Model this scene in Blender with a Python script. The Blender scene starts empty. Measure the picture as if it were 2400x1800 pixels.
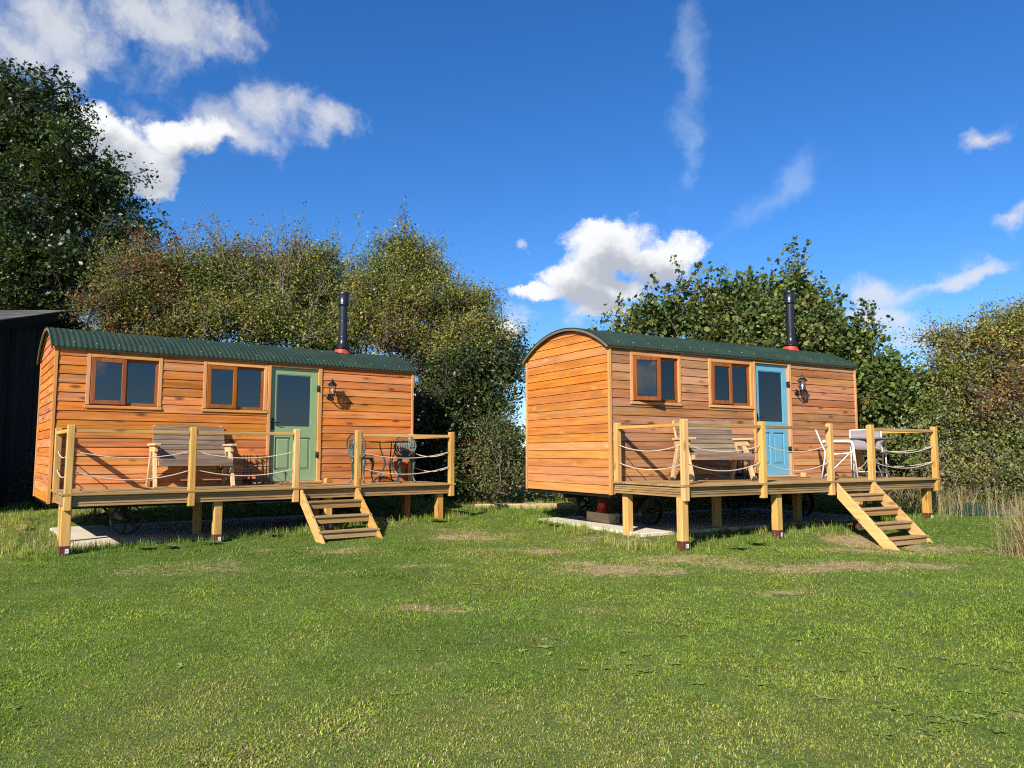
import bpy, bmesh, math, random
import numpy as np
from mathutils import Vector, Matrix
R = math.radians
rng = np.random.default_rng(7)
random.seed(7)
sc = bpy.context.scene
col = sc.collection

# ------------------------------------------------------------------ camera, sun, sky, exposure
PITCH = R(5.27)
FPX = 1765.0                                   # focal length for a 2400 px wide frame
EYE = 1.5
cam_d = bpy.data.cameras.new('camera')
cam_d.sensor_width = 36.0
cam_d.lens = FPX / 2400 * 36.0
cam_d.clip_end = 3000
cam = bpy.data.objects.new('camera', cam_d)
col.objects.link(cam)
cam.location = (0, 0, EYE)
cam.rotation_euler = (R(90) + PITCH, 0, 0)
sc.camera = cam

SUN_EL = R(33.4)
SUN_DIR = Vector((-0.447, -0.894, 0)).normalized()          # horizontal direction towards the sun
sun_d = bpy.data.lights.new('sun', 'SUN')
sun_d.energy = 5.0
sun_d.angle = R(0.55)
sun_d.color = (1.0, 0.93, 0.82)
sun = bpy.data.objects.new('sun', sun_d)
col.objects.link(sun)
to_sun = Vector((SUN_DIR.x * math.cos(SUN_EL), SUN_DIR.y * math.cos(SUN_EL), math.sin(SUN_EL)))
sun.rotation_euler = to_sun.to_track_quat('Z', 'Y').to_euler()
sun.location = (-8, -16, 14)

sc.view_settings.view_transform = 'Standard'
sc.view_settings.look = 'None'
sc.view_settings.gamma = 1.0
sc.view_settings.exposure = 0.75
sc.cycles.use_denoising = False
sc.cycles.filter_width = 1.15
sc.cycles.sample_clamp_indirect = 4.0
sc.cycles.max_bounces = 8
sc.cycles.transparent_max_bounces = 12
sc.cycles.caustics_reflective = False
sc.cycles.caustics_refractive = False

def photo_ray(u, v):
    """direction of a point of the 2400 x 1800 photograph (used only to lay things out)"""
    a, b = (u - 1200) / FPX, -(v - 900) / FPX
    return Vector((a, math.cos(PITCH) - b * math.sin(PITCH), math.sin(PITCH) + b * math.cos(PITCH)))

def spot(u, v, depth):
    d = photo_ray(u, v)
    return Vector((0, 0, EYE)) + d * (depth / d.y)

def build_world():
    w = bpy.data.worlds.new('World')
    sc.world = w
    w.use_nodes = True
    w.cycles.sampling_method = 'MANUAL'
    w.cycles.sample_map_resolution = 256
    nt = w.node_tree
    N, L = nt.nodes, nt.links
    N.clear()
    def node(t, **kw):
        n = N.new(t)
        for k, v in kw.items():
            setattr(n, k, v)
        return n
    def math_(op, a, b=None, c=None, clamp=False):
        n = node('ShaderNodeMath', operation=op, use_clamp=clamp)
        for i, x in enumerate((a, b, c)):
            if x is None: continue
            if isinstance(x, (int, float)): n.inputs[i].default_value = x
            else: L.new(x, n.inputs[i])
        return n.outputs[0]
    def sstep(x, lo, hi):
        n = node('ShaderNodeMapRange', interpolation_type='SMOOTHSTEP')
        L.new(x, n.inputs['Value'])
        n.inputs['From Min'].default_value = lo
        n.inputs['From Max'].default_value = hi
        return n.outputs['Result']
    sky = node('ShaderNodeTexSky', sky_type='NISHITA')
    sky.sun_disc = False
    sky.sun_elevation = SUN_EL
    sky.sun_rotation = math.atan2(SUN_DIR.x, SUN_DIR.y)
    sky.altitude = 60
    sky.air_density = 1.0
    sky.dust_density = 0.15
    sky.ozone_density = 3.2
    hs = node('ShaderNodeHueSaturation')
    hs.inputs['Saturation'].default_value = 1.165
    hs.inputs['Value'].default_value = 1.0
    air = node('ShaderNodeMix', data_type='RGBA', blend_type='MULTIPLY')
    air.inputs[0].default_value = 1.0
    L.new(sky.outputs[0], air.inputs[6]); air.inputs[7].default_value = (0.80, 0.93, 1.20, 1)
    L.new(air.outputs[2], hs.inputs['Color'])
    tc = node('ShaderNodeTexCoord')
    sep = node('ShaderNodeSeparateXYZ')
    L.new(tc.outputs['Generated'], sep.inputs[0])
    az = math_('ARCTAN2', sep.outputs['X'], sep.outputs['Y'])
    el = math_('ARCSINE', sep.outputs['Z'])
    ae = node('ShaderNodeCombineXYZ')
    L.new(az, ae.inputs[0]); L.new(el, ae.inputs[1])
    # warp
    nz = node('ShaderNodeTexNoise'); nz.inputs['Scale'].default_value = 9; nz.inputs['Detail'].default_value = 7
    nz.inputs['Roughness'].default_value = 0.62
    L.new(ae.outputs[0], nz.inputs['Vector'])
    sub = node('ShaderNodeVectorMath', operation='SUBTRACT'); L.new(nz.outputs['Color'], sub.inputs[0]); sub.inputs[1].default_value = (.5, .5, .5)
    scl = node('ShaderNodeVectorMath', operation='SCALE'); L.new(sub.outputs[0], scl.inputs[0]); scl.inputs['Scale'].default_value = 0.10
    warped = node('ShaderNodeVectorMath', operation='ADD'); L.new(ae.outputs[0], warped.inputs[0]); L.new(scl.outputs[0], warped.inputs[1])
    det = node('ShaderNodeTexNoise'); det.inputs['Scale'].default_value = 15; det.inputs['Detail'].default_value = 12
    det.inputs['Roughness'].default_value = 0.6
    L.new(warped.outputs[0], det.inputs['Vector'])
    detv = math_('SUBTRACT', det.outputs['Fac'], 0.5)
    def blob_sky(u, v, rx, ry, rot=0):
        d = photo_ray(u, v).normalized()
        return (math.atan2(d.x, d.y), math.asin(d.z), rx / FPX, ry / FPX, rot)
    def field(vec, blobs):
        f = None
        for (a, e, rx, ry, rot) in blobs:
            m = node('ShaderNodeMapping', vector_type='TEXTURE')
            src = vec
            if f is not None:                               # evaluated one after the other: keeps the shader's stack small
                q = node('ShaderNodeVectorMath', operation='MULTIPLY_ADD')
                L.new(f, q.inputs[0]); q.inputs[1].default_value = (1e-9, 1e-9, 1e-9); L.new(vec, q.inputs[2])
                src = q.outputs[0]
            L.new(src, m.inputs['Vector'])
            m.inputs['Location'].default_value = (a, e, 0)
            m.inputs['Rotation'].default_value = (0, 0, rot)
            m.inputs['Scale'].default_value = (rx, ry, 1)
            ln = node('ShaderNodeVectorMath', operation='LENGTH')
            L.new(m.outputs[0], ln.inputs[0])
            x = math_('SUBTRACT', 1.0, ln.outputs['Value'])
            f = x if f is None else math_('SMOOTH_MAX', f, x, 0.25)
        return f
    cumulus = [blob_sky(*b) for b in [
        (1425, 575, 125, 92), (1525, 605, 120, 66), (1340, 645, 120, 62), (1420, 668, 150, 46), (1262, 682, 70, 26), (1395, 722, 75, 22),
        (290, 345, 155, 92), (235, 275, 85, 62), (335, 415, 80, 42), (440, 318, 110, 58),
        (1190, 770, 44, 40)]]
    r2 = random.Random(5)
    for k in range(9):                                     # the same kind of sky goes on all round
        a = math.radians(50 + k * 30 + r2.uniform(-6, 6)); e = math.radians(r2.uniform(6, 24)); s = r2.uniform(.06, .13)
        if a > math.pi: a -= 2 * math.pi
        cumulus.append((a, e, s * r2.uniform(1, 1.8), s * .55, r2.uniform(-.3, .3)))
    thin = [blob_sky(*b) for b in [
        (2075, 672, 150, 54, R(8)), (2210, 646, 190, 24, R(7)),
        (140, 50, 215, 95), (340, 35, 210, 75), (525, 70, 115, 66), (40, 85, 110, 60), (175, 150, 50, 45, R(10)),
        (520, 305, 210, 72, R(-4)), (640, 255, 120, 92), (770, 285, 105, 62, R(14)),
        (2160, 800, 130, 56, R(8)), (2040, 745, 120, 45), (2300, 340, 46, 27), (2392, 484, 46, 27, R(20)), (1225, 580, 16, 20), (1195, 752, 70, 42), (1480, 722, 230, 42)]]
    for k in range(7):
        a = math.radians(60 + k * 38 + r2.uniform(-6, 6)); e = math.radians(r2.uniform(12, 45)); s = r2.uniform(.06, .14)
        if a > math.pi: a -= 2 * math.pi
        thin.append((a, e, s * 1.7, s * .55, r2.uniform(-.4, .4)))
    veil = [blob_sky(*b) for b in [(1616, 140, 40, 240, R(-7)), (1600, 320, 27, 130, R(-4)), (1598, 415, 17, 45, R(12)), (1830, 445, 175, 42, R(33)), ]]
    fc = math_('MULTIPLY_ADD', detv, 1.5, field(warped.outputs[0], cumulus))
    a_c = sstep(fc, 0.04, 0.42)
    up = node('ShaderNodeVectorMath', operation='ADD'); L.new(warped.outputs[0], up.inputs[0]); up.inputs[1].default_value = (-0.010, 0.028, 0)
    det2 = node('ShaderNodeTexNoise'); det2.inputs['Scale'].default_value = 17; det2.inputs['Detail'].default_value = 6
    L.new(up.outputs[0], det2.inputs['Vector'])
    fu = math_('MULTIPLY_ADD', math_('SUBTRACT', det2.outputs['Fac'], .5), 1.3, field(up.outputs[0], cumulus))
    shade = sstep(fu, 0.05, 0.75)
    ft = math_('MULTIPLY_ADD', detv, 2.6, field(warped.outputs[0], thin))
    a_t = math_('MULTIPLY', sstep(ft, 0.0, 1.15), 0.78)
    fv = math_('MULTIPLY_ADD', detv, 2.2, field(warped.outputs[0], veil))
    a_v = math_('MULTIPLY', sstep(fv, -0.1, 1.3), 0.27)
    def mix(fac, a, b):
        m = node('ShaderNodeMix', data_type='RGBA')
        if isinstance(fac, (int, float)): m.inputs[0].default_value = fac
        else: L.new(fac, m.inputs[0])
        for x, i in ((a, 6), (b, 7)):
            if isinstance(x, tuple): m.inputs[i].default_value = (*x, 1)
            else: L.new(x, m.inputs[i])
        return m.outputs[2]
    S = 7.4                                                  # sunlit cloud, in the units of the Sky Texture
    white = (S * 0.98, S * 0.99, S * 1.0)
    grey = (S * .50, S * .54, S * .62)
    c = mix(a_v, hs.outputs[0], (white[0] * .74, white[1] * .88, white[2] * 1.0))
    c = mix(a_t, c, tuple(x * .84 for x in white))
    c = mix(a_c, c, mix(shade, white, grey))
    bg = node('ShaderNodeBackground'); bg.inputs['Strength'].default_value = 0.08
    L.new(c, bg.inputs['Color'])
    out = node('ShaderNodeOutputWorld')
    L.new(bg.outputs[0], out.inputs[0])
build_world()

# ------------------------------------------------------------------ helpers
def tag(o, label=None, cat=None, group=None, kind=None):
    if label: o['label'] = label
    if cat: o['category'] = cat
    if group: o['group'] = group
    if kind: o['kind'] = kind
    return o

def thing(name, label, cat, loc=(0, 0, 0), rz=0.0, group=None):
    o = bpy.data.objects.new(name, None)
    o.empty_display_size = 0.2
    col.objects.link(o)
    o.location = loc
    o.rotation_euler = (0, 0, rz)
    return tag(o, label, cat, group)

class MB:
    """collects faces of one mesh"""
    def __init__(s):
        s.v, s.f, s.sm = [], [], []
    def add(s, vs, fs, smooth=False):
        o = len(s.v)
        s.v += [tuple(p) for p in vs]
        s.f += [tuple(i + o for i in f) for f in fs]
        s.sm += [smooth] * len(fs)
        return s
    def box(s, x0, x1, y0, y1, z0, z1):
        return s.add([(x0, y0, z0), (x1, y0, z0), (x1, y1, z0), (x0, y1, z0), (x0, y0, z1), (x1, y0, z1), (x1, y1, z1), (x0, y1, z1)],
                     [(0, 3, 2, 1), (4, 5, 6, 7), (0, 1, 5, 4), (1, 2, 6, 5), (2, 3, 7, 6), (3, 0, 4, 7)])
    def bar(s, a, b, w, d, up=(0, 0, 1)):
        """a straight beam from a to b, w across, d in the direction nearest to up"""
        a, b = Vector(a), Vector(b)
        t = (b - a).normalized()
        sd = t.cross(Vector(up))
        if sd.length < 1e-4: sd = t.cross(Vector((0, 1, 0)))
        sd.normalize(); u = sd.cross(t).normalized()
        q = [a + sd * i * w / 2 + u * j * d / 2 for i, j in ((-1, -1), (1, -1), (1, 1), (-1, 1))]
        q += [p + (b - a) for p in q]
        return s.add(q, [(0, 3, 2, 1), (4, 5, 6, 7), (0, 1, 5, 4), (1, 2, 6, 5), (2, 3, 7, 6), (3, 0, 4, 7)])
    def prism(s, poly, lo, hi, axis='x'):
        n = len(poly)
        def pt(p, h):
            return {'x': (h, p[0], p[1]), 'y': (p[0], h, p[1]), 'z': (p[0], p[1], h)}[axis]
        vs = [pt(p, lo) for p in poly] + [pt(p, hi) for p in poly]
        fs = [tuple(range(n)), tuple(range(2 * n - 1, n - 1, -1))] + [(i, i + n, (i + 1) % n + n, (i + 1) % n) for i in range(n)]
        return s.add(vs, fs)
    def tube(s, path, r, n=8, closed=False, caps=True):
        path = [Vector(p) for p in path]
        m = len(path)
        rs = r if isinstance(r, (list, tuple)) else [r] * m
        vs, prev = [], None
        for i, p in enumerate(path):
            if closed: t = path[(i + 1) % m] - path[i - 1]
            else: t = path[min(i + 1, m - 1)] - path[max(i - 1, 0)]
            t.normalize()
            if prev is None:
                a = Vector((0, 0, 1)) if abs(t.z) < .9 else Vector((1, 0, 0))
                u = t.cross(a).normalized()
            else:
                u = (prev - t * prev.dot(t)).normalized()
            prev = u
            w = t.cross(u)
            vs += [p + (u * math.cos(2 * math.pi * k / n) + w * math.sin(2 * math.pi * k / n)) * rs[i] for k in range(n)]
        fs = []
        for i in range(m if closed else m - 1):
            j = (i + 1) % m
            fs += [(i * n + k, i * n + (k + 1) % n, j * n + (k + 1) % n, j * n + k) for k in range(n)]
        if caps and not closed:
            fs += [tuple(range(n - 1, -1, -1)), tuple((m - 1) * n + k for k in range(n))]
        return s.add(vs, fs, True)
    def lathe(s, prof, c=(0, 0, 0), n=20, smooth=True, axis='z'):
        vs = []
        for r, h in prof:
            for k in range(n):
                a = 2 * math.pi * k / n
                x, y = r * math.cos(a), r * math.sin(a)
                vs.append({'z': (c[0] + x, c[1] + y, c[2] + h), 'y': (c[0] + x, c[1] + h, c[2] + y), 'x': (c[0] + h, c[1] + x, c[2] + y)}[axis])
        m = len(prof)
        fs = [(i * n + k, i * n + (k + 1) % n, (i + 1) * n + (k + 1) % n, (i + 1) * n + k) for i in range(m - 1) for k in range(n)]
        s.add(vs, fs, smooth)
        return s.add([vs[k] for k in range(n)], [tuple(range(n - 1, -1, -1))]).add([vs[(m - 1) * n + k] for k in range(n)], [tuple(range(n))])
    def ball(s, c, r, n=8):
        return s.lathe([(r * math.sin(math.pi * i / n) + 1e-4, -r * math.cos(math.pi * i / n)) for i in range(n + 1)], c, n + 2)
    def build(s, name, mat, parent=None, bevel=0.0, loc=None, rz=0.0):
        me = bpy.data.meshes.new(name)
        me.from_pydata(s.v, [], s.f)
        me.polygons.foreach_set('use_smooth', s.sm)
        bm = bmesh.new(); bm.from_mesh(me)
        bmesh.ops.recalc_face_normals(bm, faces=bm.faces)
        if bevel:
            es = [e for e in bm.edges if len(e.link_faces) == 2 and e.calc_face_angle(0) > .5]
            bmesh.ops.bevel(bm, geom=es, offset=bevel, segments=1, affect='EDGES', clamp_overlap=True)
        bm.to_mesh(me); bm.free()
        me.materials.append(mat)
        o = bpy.data.objects.new(name, me)
        col.objects.link(o)
        if parent: o.parent = parent
        if loc: o.location = loc
        if rz: o.rotation_euler = (0, 0, rz)
        return o

def np_mesh(name, verts, faces, mat, parent=None, colors=None, smooth=False, extra=None):
    """verts (n,3), faces (m,k) numpy -> one mesh object"""
    me = bpy.data.meshes.new(name)
    n, (m, k) = len(verts), faces.shape
    me.vertices.add(n); me.vertices.foreach_set('co', np.ascontiguousarray(verts, np.float32).ravel())
    me.loops.add(m * k); me.loops.foreach_set('vertex_index', np.ascontiguousarray(faces, np.int32).ravel())
    me.polygons.add(m)
    me.polygons.foreach_set('loop_start', np.arange(0, m * k, k, dtype=np.int32))
    me.update(calc_edges=True)
    if smooth: me.polygons.foreach_set('use_smooth', np.ones(m, bool))
    if colors is not None:
        at = me.attributes.new('tint', 'FLOAT_COLOR', 'POINT')
        c4 = np.ones((n, 4), np.float32); c4[:, :3] = colors
        at.data.foreach_set('color', c4.ravel())
    for nm, arr in (extra or {}).items():
        at = me.attributes.new(nm, 'FLOAT', 'POINT'); at.data.foreach_set('value', np.ascontiguousarray(arr, np.float32))
    me.materials.append(mat)
    o = bpy.data.objects.new(name, me)
    col.objects.link(o)
    if parent: o.parent = parent
    return o

def _hash(ix, iy, iz, seed):
    h = (ix * 374761393 + iy * 668265263 + iz * 2147483647 + seed * 1274126177) & 0xffffffff
    h = ((h ^ (h >> 13)) * 1274126177) & 0xffffffff
    h = (h ^ (h >> 16)) & 0xffff
    return h / 65535.0
def vnoise(x, y, z=0.0, seed=1):
    x, y = np.asarray(x, float), np.asarray(y, float); z = np.asarray(z, float) + 0 * x
    ix, iy, iz = np.floor(x).astype(np.int64), np.floor(y).astype(np.int64), np.floor(z).astype(np.int64)
    fx, fy, fz = x - ix, y - iy, z - iz
    fx, fy, fz = fx * fx * (3 - 2 * fx), fy * fy * (3 - 2 * fy), fz * fz * (3 - 2 * fz)
    r = 0
    for dx in (0, 1):
        for dy in (0, 1):
            for dz in (0, 1):
                r = r + _hash(ix + dx, iy + dy, iz + dz, seed) * (fx if dx else 1 - fx) * (fy if dy else 1 - fy) * (fz if dz else 1 - fz)
    return r
def fbm(x, y, z=0.0, seed=1, oct=3):
    t, a, s = 0, .5, 1.0
    for i in range(oct):
        t = t + a * vnoise(np.asarray(x) * s, np.asarray(y) * s, np.asarray(z) * s, seed + i); a *= .5; s *= 2.03
    return t / (1 - .5 ** oct)
def sstep(x, a, b):
    t = np.clip((np.asarray(x, float) - a) / (b - a), 0, 1)
    return t * t * (3 - 2 * t)

# ------------------------------------------------------------------ materials
class NT:
    def __init__(s, name):
        s.m = bpy.data.materials.new(name); s.m.use_nodes = True
        s.t = s.m.node_tree; s.N, s.L = s.t.nodes, s.t.links
        s.N.clear()
        s.out = s.N.new('ShaderNodeOutputMaterial')
        s.b = s.N.new('ShaderNodeBsdfPrincipled')
        s.L.new(s.b.outputs[0], s.out.inputs['Surface'])
    def n(s, t, **kw):
        x = s.N.new(t)
        for k, v in kw.items(): setattr(x, k, v)
        return x
    def put(s, sock, v):
        if isinstance(v, (int, float)): sock.default_value = v
        elif isinstance(v, tuple): sock.default_value = (*v, 1) if len(v) == 3 and sock.type == 'RGBA' else v
        else: s.L.new(v, sock)
    def mth(s, op, a, b=None, c=None, clamp=False):
        x = s.n('ShaderNodeMath', operation=op, use_clamp=clamp)
        for i, q in enumerate((a, b, c)):
            if q is not None: s.put(x.inputs[i], q)
        return x.outputs[0]
    def mix(s, f, a, b, blend='MIX'):
        x = s.n('ShaderNodeMix', data_type='RGBA', blend_type=blend)
        s.put(x.inputs[0], f); s.put(x.inputs[6], a); s.put(x.inputs[7], b)
        return x.outputs[2]
    def noise(s, vec, scale, detail=4, rough=.55, dist=0.0):
        x = s.n('ShaderNodeTexNoise')
        if vec is not None: s.L.new(vec, x.inputs['Vector'])
        x.inputs['Scale'].default_value = scale; x.inputs['Detail'].default_value = detail
        x.inputs['Roughness'].default_value = rough; x.inputs['Distortion'].default_value = dist
        return x.outputs['Fac']
    def ramp(s, x, lo, hi, a=0.0, b=1.0):
        q = s.n('ShaderNodeMapRange', interpolation_type='SMOOTHSTEP')
        s.put(q.inputs['Value'], x)
        for k, v in (('From Min', lo), ('From Max', hi), ('To Min', a), ('To Max', b)): q.inputs[k].default_value = v
        return q.outputs['Result']
    def bump(s, h, strength, dist=0.01):
        x = s.n('ShaderNodeBump'); x.inputs['Strength'].default_value = strength; x.inputs['Distance'].default_value = dist
        s.put(x.inputs['Height'], h)
        s.L.new(x.outputs[0], s.b.inputs['Normal'])

def wood(name, c1, c2, axis='x', rough=.62, var=.12, hue=.006, grain=1.0, knot=(.10, .035, .012), knots=.85, weather=None):
    """plank wood: grain runs along axis, every plank its own shade; c1 light, c2 dark"""
    t = NT(name)
    tc = t.n('ShaderNodeTexCoord'); oi = t.n('ShaderNodeObjectInfo')
    rnd = oi.outputs['Random']
    off = t.n('ShaderNodeVectorMath', operation='SCALE'); off.inputs[0].default_value = (37.1, 51.7, 23.9)
    t.L.new(rnd, off.inputs['Scale'])
    add = t.n('ShaderNodeVectorMath', operation='ADD'); t.L.new(tc.outputs['Object'], add.inputs[0]); t.L.new(off.outputs[0], add.inputs[1])
    k = {'x': 0, 'y': 1, 'z': 2}[axis]
    def stretched(al, ac):
        m = t.n('ShaderNodeVectorMath', operation='MULTIPLY'); t.L.new(add.outputs[0], m.inputs[0])
        v = [ac, ac, ac]; v[k] = al
        m.inputs[1].default_value = v
        return m.outputs[0]
    g1 = t.noise(stretched(.9, 26), 1.0, 6, .62, .8)
    g2 = t.noise(stretched(3.0, 120), 1.0, 3, .6)
    big = t.noise(stretched(1.2, 5), 1.0, 3)
    g = t.ramp(t.mth('MULTIPLY_ADD', g2, .30 * grain, t.mth('MULTIPLY', g1, .80)), .38, .66)
    base = t.mix(g, c2, c1)
    base = t.mix(t.mth('MULTIPLY', t.ramp(big, .42, .72), .38), base, tuple(x * .62 for x in c2))
    vo = t.n('ShaderNodeTexVoronoi', feature='F1'); t.L.new(stretched(2.1, 6.0), vo.inputs['Vector']); vo.inputs['Scale'].default_value = 1.0
    vo.inputs['Randomness'].default_value = 1.0
    kd = t.ramp(vo.outputs['Distance'], .07, .24, knots, 0)
    base = t.mix(kd, base, knot)
    if weather:
        wn = t.noise(stretched(1.5, 9), 1.0, 5, .65)
        base = t.mix(t.ramp(wn, weather[1], weather[1] + .25, 0, weather[2]), base, weather[0])
    hs = t.n('ShaderNodeHueSaturation')
    t.put(hs.inputs['Value'], t.ramp(rnd, 0, 1, 1 - var, 1 + var))
    r2 = t.mth('FRACT', t.mth('MULTIPLY', rnd, 17.31))
    t.put(hs.inputs['Hue'], t.mth('MULTIPLY_ADD', r2, 2 * hue, .5 - hue))
    t.put(hs.inputs['Saturation'], t.mth('MULTIPLY_ADD', t.mth('FRACT', t.mth('MULTIPLY', rnd, 91.7)), .14, .93))
    t.L.new(base, hs.inputs['Color'])
    t.L.new(hs.outputs[0], t.b.inputs['Base Color'])
    t.put(t.b.inputs['Roughness'], t.mth('MULTIPLY_ADD', g1, .25, rough - .1))
    t.b.inputs['Specular IOR Level'].default_value = .3
    t.bump(t.mth('ADD', t.mth('MULTIPLY', g1, .7), t.mth('MULTIPLY', g2, .5)), .35, .004)
    return t.m

def plain(name, c, rough=.5, metal=0.0, var=.12, scale=30, spec=.5, bump=0.0, dirt=None):
    t = NT(name)
    tc = t.n('ShaderNodeTexCoord')
    a = t.noise(tc.outputs['Object'], scale, 5)
    b = t.noise(tc.outputs['Object'], scale * .13, 4)
    f = t.mth('MULTIPLY_ADD', a, .5, t.mth('MULTIPLY', b, .5))
    base = t.mix(t.ramp(f, .3, .7), tuple(x * (1 - var) for x in c), tuple(min(1, x * (1 + var)) for x in c))
    if dirt: base = t.mix(t.ramp(b, .5, .75, 0, dirt[1]), base, dirt[0])
    t.L.new(base, t.b.inputs['Base Color'])
    t.put(t.b.inputs['Roughness'], t.mth('MULTIPLY_ADD', a, .2, rough - .1))
    t.b.inputs['Metallic'].default_value = metal
    t.b.inputs['Specular IOR Level'].default_value = spec
    if bump: t.bump(a, bump, .004)
    return t.m

def leaf_mat(name, rough=.48, trans=.3, spec=.45):
    t = NT(name)
    at = t.n('ShaderNodeAttribute', attribute_name='tint')
    t.L.new(at.outputs['Color'], t.b.inputs['Base Color'])
    t.b.inputs['Roughness'].default_value = rough
    t.b.inputs['Specular IOR Level'].default_value = spec
    tr = t.n('ShaderNodeBsdfTranslucent')
    hs = t.n('ShaderNodeHueSaturation'); hs.inputs['Saturation'].default_value = 1.15; hs.inputs['Value'].default_value = 1.5
    t.L.new(at.outputs['Color'], hs.inputs['Color']); t.L.new(hs.outputs[0], tr.inputs['Color'])
    mx = t.n('ShaderNodeMixShader'); mx.inputs[0].default_value = trans
    t.L.new(t.b.outputs[0], mx.inputs[1]); t.L.new(tr.outputs[0], mx.inputs[2])
    t.L.new(mx.outputs[0], t.out.inputs['Surface'])
    return t.m

def glass_mat(name, ior=1.9, tint=(.55, .6, .62)):
    t = NT(name)
    t.N.remove(t.b)
    fr = t.n('ShaderNodeFresnel'); fr.inputs['IOR'].default_value = ior
    tc = t.n('ShaderNodeTexCoord')
    nz = t.n('ShaderNodeTexNoise'); t.L.new(tc.outputs['Object'], nz.inputs['Vector']); nz.inputs['Scale'].default_value = 2.2
    bp = t.n('ShaderNodeBump'); bp.inputs['Strength'].default_value = .02; bp.inputs['Distance'].default_value = .02
    t.L.new(nz.outputs['Fac'], bp.inputs['Height'])
    gl = t.n('ShaderNodeBsdfGlossy'); gl.inputs['Roughness'].default_value = .015; t.L.new(bp.outputs[0], gl.inputs['Normal'])
    tr = t.n('ShaderNodeBsdfTransparent'); tr.inputs['Color'].default_value = (*tint, 1)
    mx = t.n('ShaderNodeMixShader')
    t.L.new(fr.outputs[0], mx.inputs[0]); t.L.new(tr.outputs[0], mx.inputs[1]); t.L.new(gl.outputs[0], mx.inputs[2])
    t.L.new(mx.outputs[0], t.out.inputs['Surface'])
    return t.m

M = {}
OR1, OR2 = (.62, .228, .058), (.38, .112, .025)
for ax in 'xyz':
    M['clad_a_' + ax] = wood('cedar_orange_' + ax, OR1, OR2, ax, var=.15, weather=((.64, .315, .105), .52, .55))
    M['trim_' + ax] = wood('trim_pine_' + ax, (.66, .33, .12), (.50, .22, .065), ax, var=.10, knots=.35, knot=(.3, .11, .03))
    M['frame_' + ax] = wood('window_oak_' + ax, (.30, .095, .022), (.19, .055, .012), ax, var=.08, knots=.0)
    M['post_' + ax] = wood('treated_pine_' + ax, (.58, .345, .105), (.43, .235, .060), ax, var=.12, knots=.8, knot=(.20, .095, .028))
    M['deck_' + ax] = wood('deck_pine_' + ax, (.40, .25, .105), (.255, .145, .05), ax, var=.15, knots=.45, knot=(.16, .09, .03), weather=((.36, .29, .20), .5, .5))
    M['grey_' + ax] = wood('weathered_grey_' + ax, (.275, .195, .135), (.14, .094, .063), ax, var=.16, hue=.01, knots=.5, knot=(.09, .06, .05), weather=((.40, .34, .28), .58, .7))
    M['pale_' + ax] = wood('pale_larch_' + ax, (.62, .43, .23), (.48, .30, .14), ax, var=.1, knots=.3)
for ax in 'xy':
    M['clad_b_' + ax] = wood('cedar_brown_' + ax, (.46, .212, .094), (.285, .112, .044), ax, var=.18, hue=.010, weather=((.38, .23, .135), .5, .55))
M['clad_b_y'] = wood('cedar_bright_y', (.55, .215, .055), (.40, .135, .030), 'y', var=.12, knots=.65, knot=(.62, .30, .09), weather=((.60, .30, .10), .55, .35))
M['lining'] = wood('lining_ply', (.10, .065, .04), (.07, .045, .03), 'x', var=.05)
M['roof'] = plain('roof_green_steel', (.021, .040, .028), .68, 0, .22, 14, .15, dirt=((.045, .06, .042), .4))
M['verge'] = plain('verge_trim_beige', (.15, .125, .085), .6, var=.15, scale=20)
M['soffit'] = plain('soffit_grey', (.20, .16, .11), .7)
M['screw'] = plain('zinc_screw', (.36, .42, .38), .5, .2)
M['door_green'] = plain('paint_sage', (.225, .325, .168), .42, var=.05, scale=9, bump=.05)
M['door_blue'] = plain('paint_sky', (.120, .345, .47), .42, var=.05, scale=9, bump=.05)
M['black'] = plain('black_iron', (.012, .012, .013), .38, .2, .3, 40)
M['flue'] = plain('black_flue', (.010, .011, .013), .33, .0, .2, 12, .6)
M['verdigris'] = plain('verdigris_iron', (.050, .088, .082), .45, .25, .45, 45, dirt=((.16, .22, .20), .55))
M['bistro'] = plain('green_black_iron', (.030, .040, .038), .45, .3, .3, 45)
M['red'] = plain('red_silicone', (.40, .045, .024), .5, var=.15)
M['redpaint'] = plain('red_paint', (.55, .035, .02), .45, var=.12)
M['yellow'] = plain('yellow_plastic', (.75, .48, .02), .4, var=.08)
M['white'] = plain('white_paint', (.66, .65, .62), .4, var=.05, scale=12)
M['textile'] = plain('grey_textile', (.21, .18, .185), .8, var=.08, scale=160, bump=.2)
M['tabletop'] = plain('grey_table_top', (.12, .115, .12), .4, .1, .15)
M['rope'] = plain('cotton_rope', (.54, .48, .36), .9, var=.18, scale=220, bump=.5)
M['sleeve'] = plain('maroon_sleeve', (.095, .022, .020), .5, var=.15, scale=50)
M['sticker'] = plain('white_sticker', (.8, .8, .8), .5, var=.04)
M['ink'] = plain('sticker_ink', (.05, .05, .06), .6)
M['concrete'] = plain('concrete', (.60, .53, .41), .9, var=.16, scale=22, bump=.3, dirt=((.30, .25, .17), .7))
M['mat'] = plain('coir_mat', (.18, .075, .04), .95, var=.35, scale=90, bump=.8)
M['soil_wood'] = wood('old_sleeper', (.52, .40, .22), (.30, .20, .10), 'x', var=.1)
M['barn'] = wood('black_barn_board', (.026, .0235, .021), (.014, .013, .012), 'z', var=.35, hue=.01, knots=.2, knot=(.008, .008, .008))
next(n for n in M['barn'].node_tree.nodes if n.type == 'BSDF_PRINCIPLED').inputs['Specular IOR Level'].default_value = .04
M['barn_roof'] = plain('barn_roof_sheet', (.055, .053, .048), .8, var=.25, scale=6, dirt=((.28, .26, .2), .6))
M['glass'] = glass_mat('pane_glass')
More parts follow.
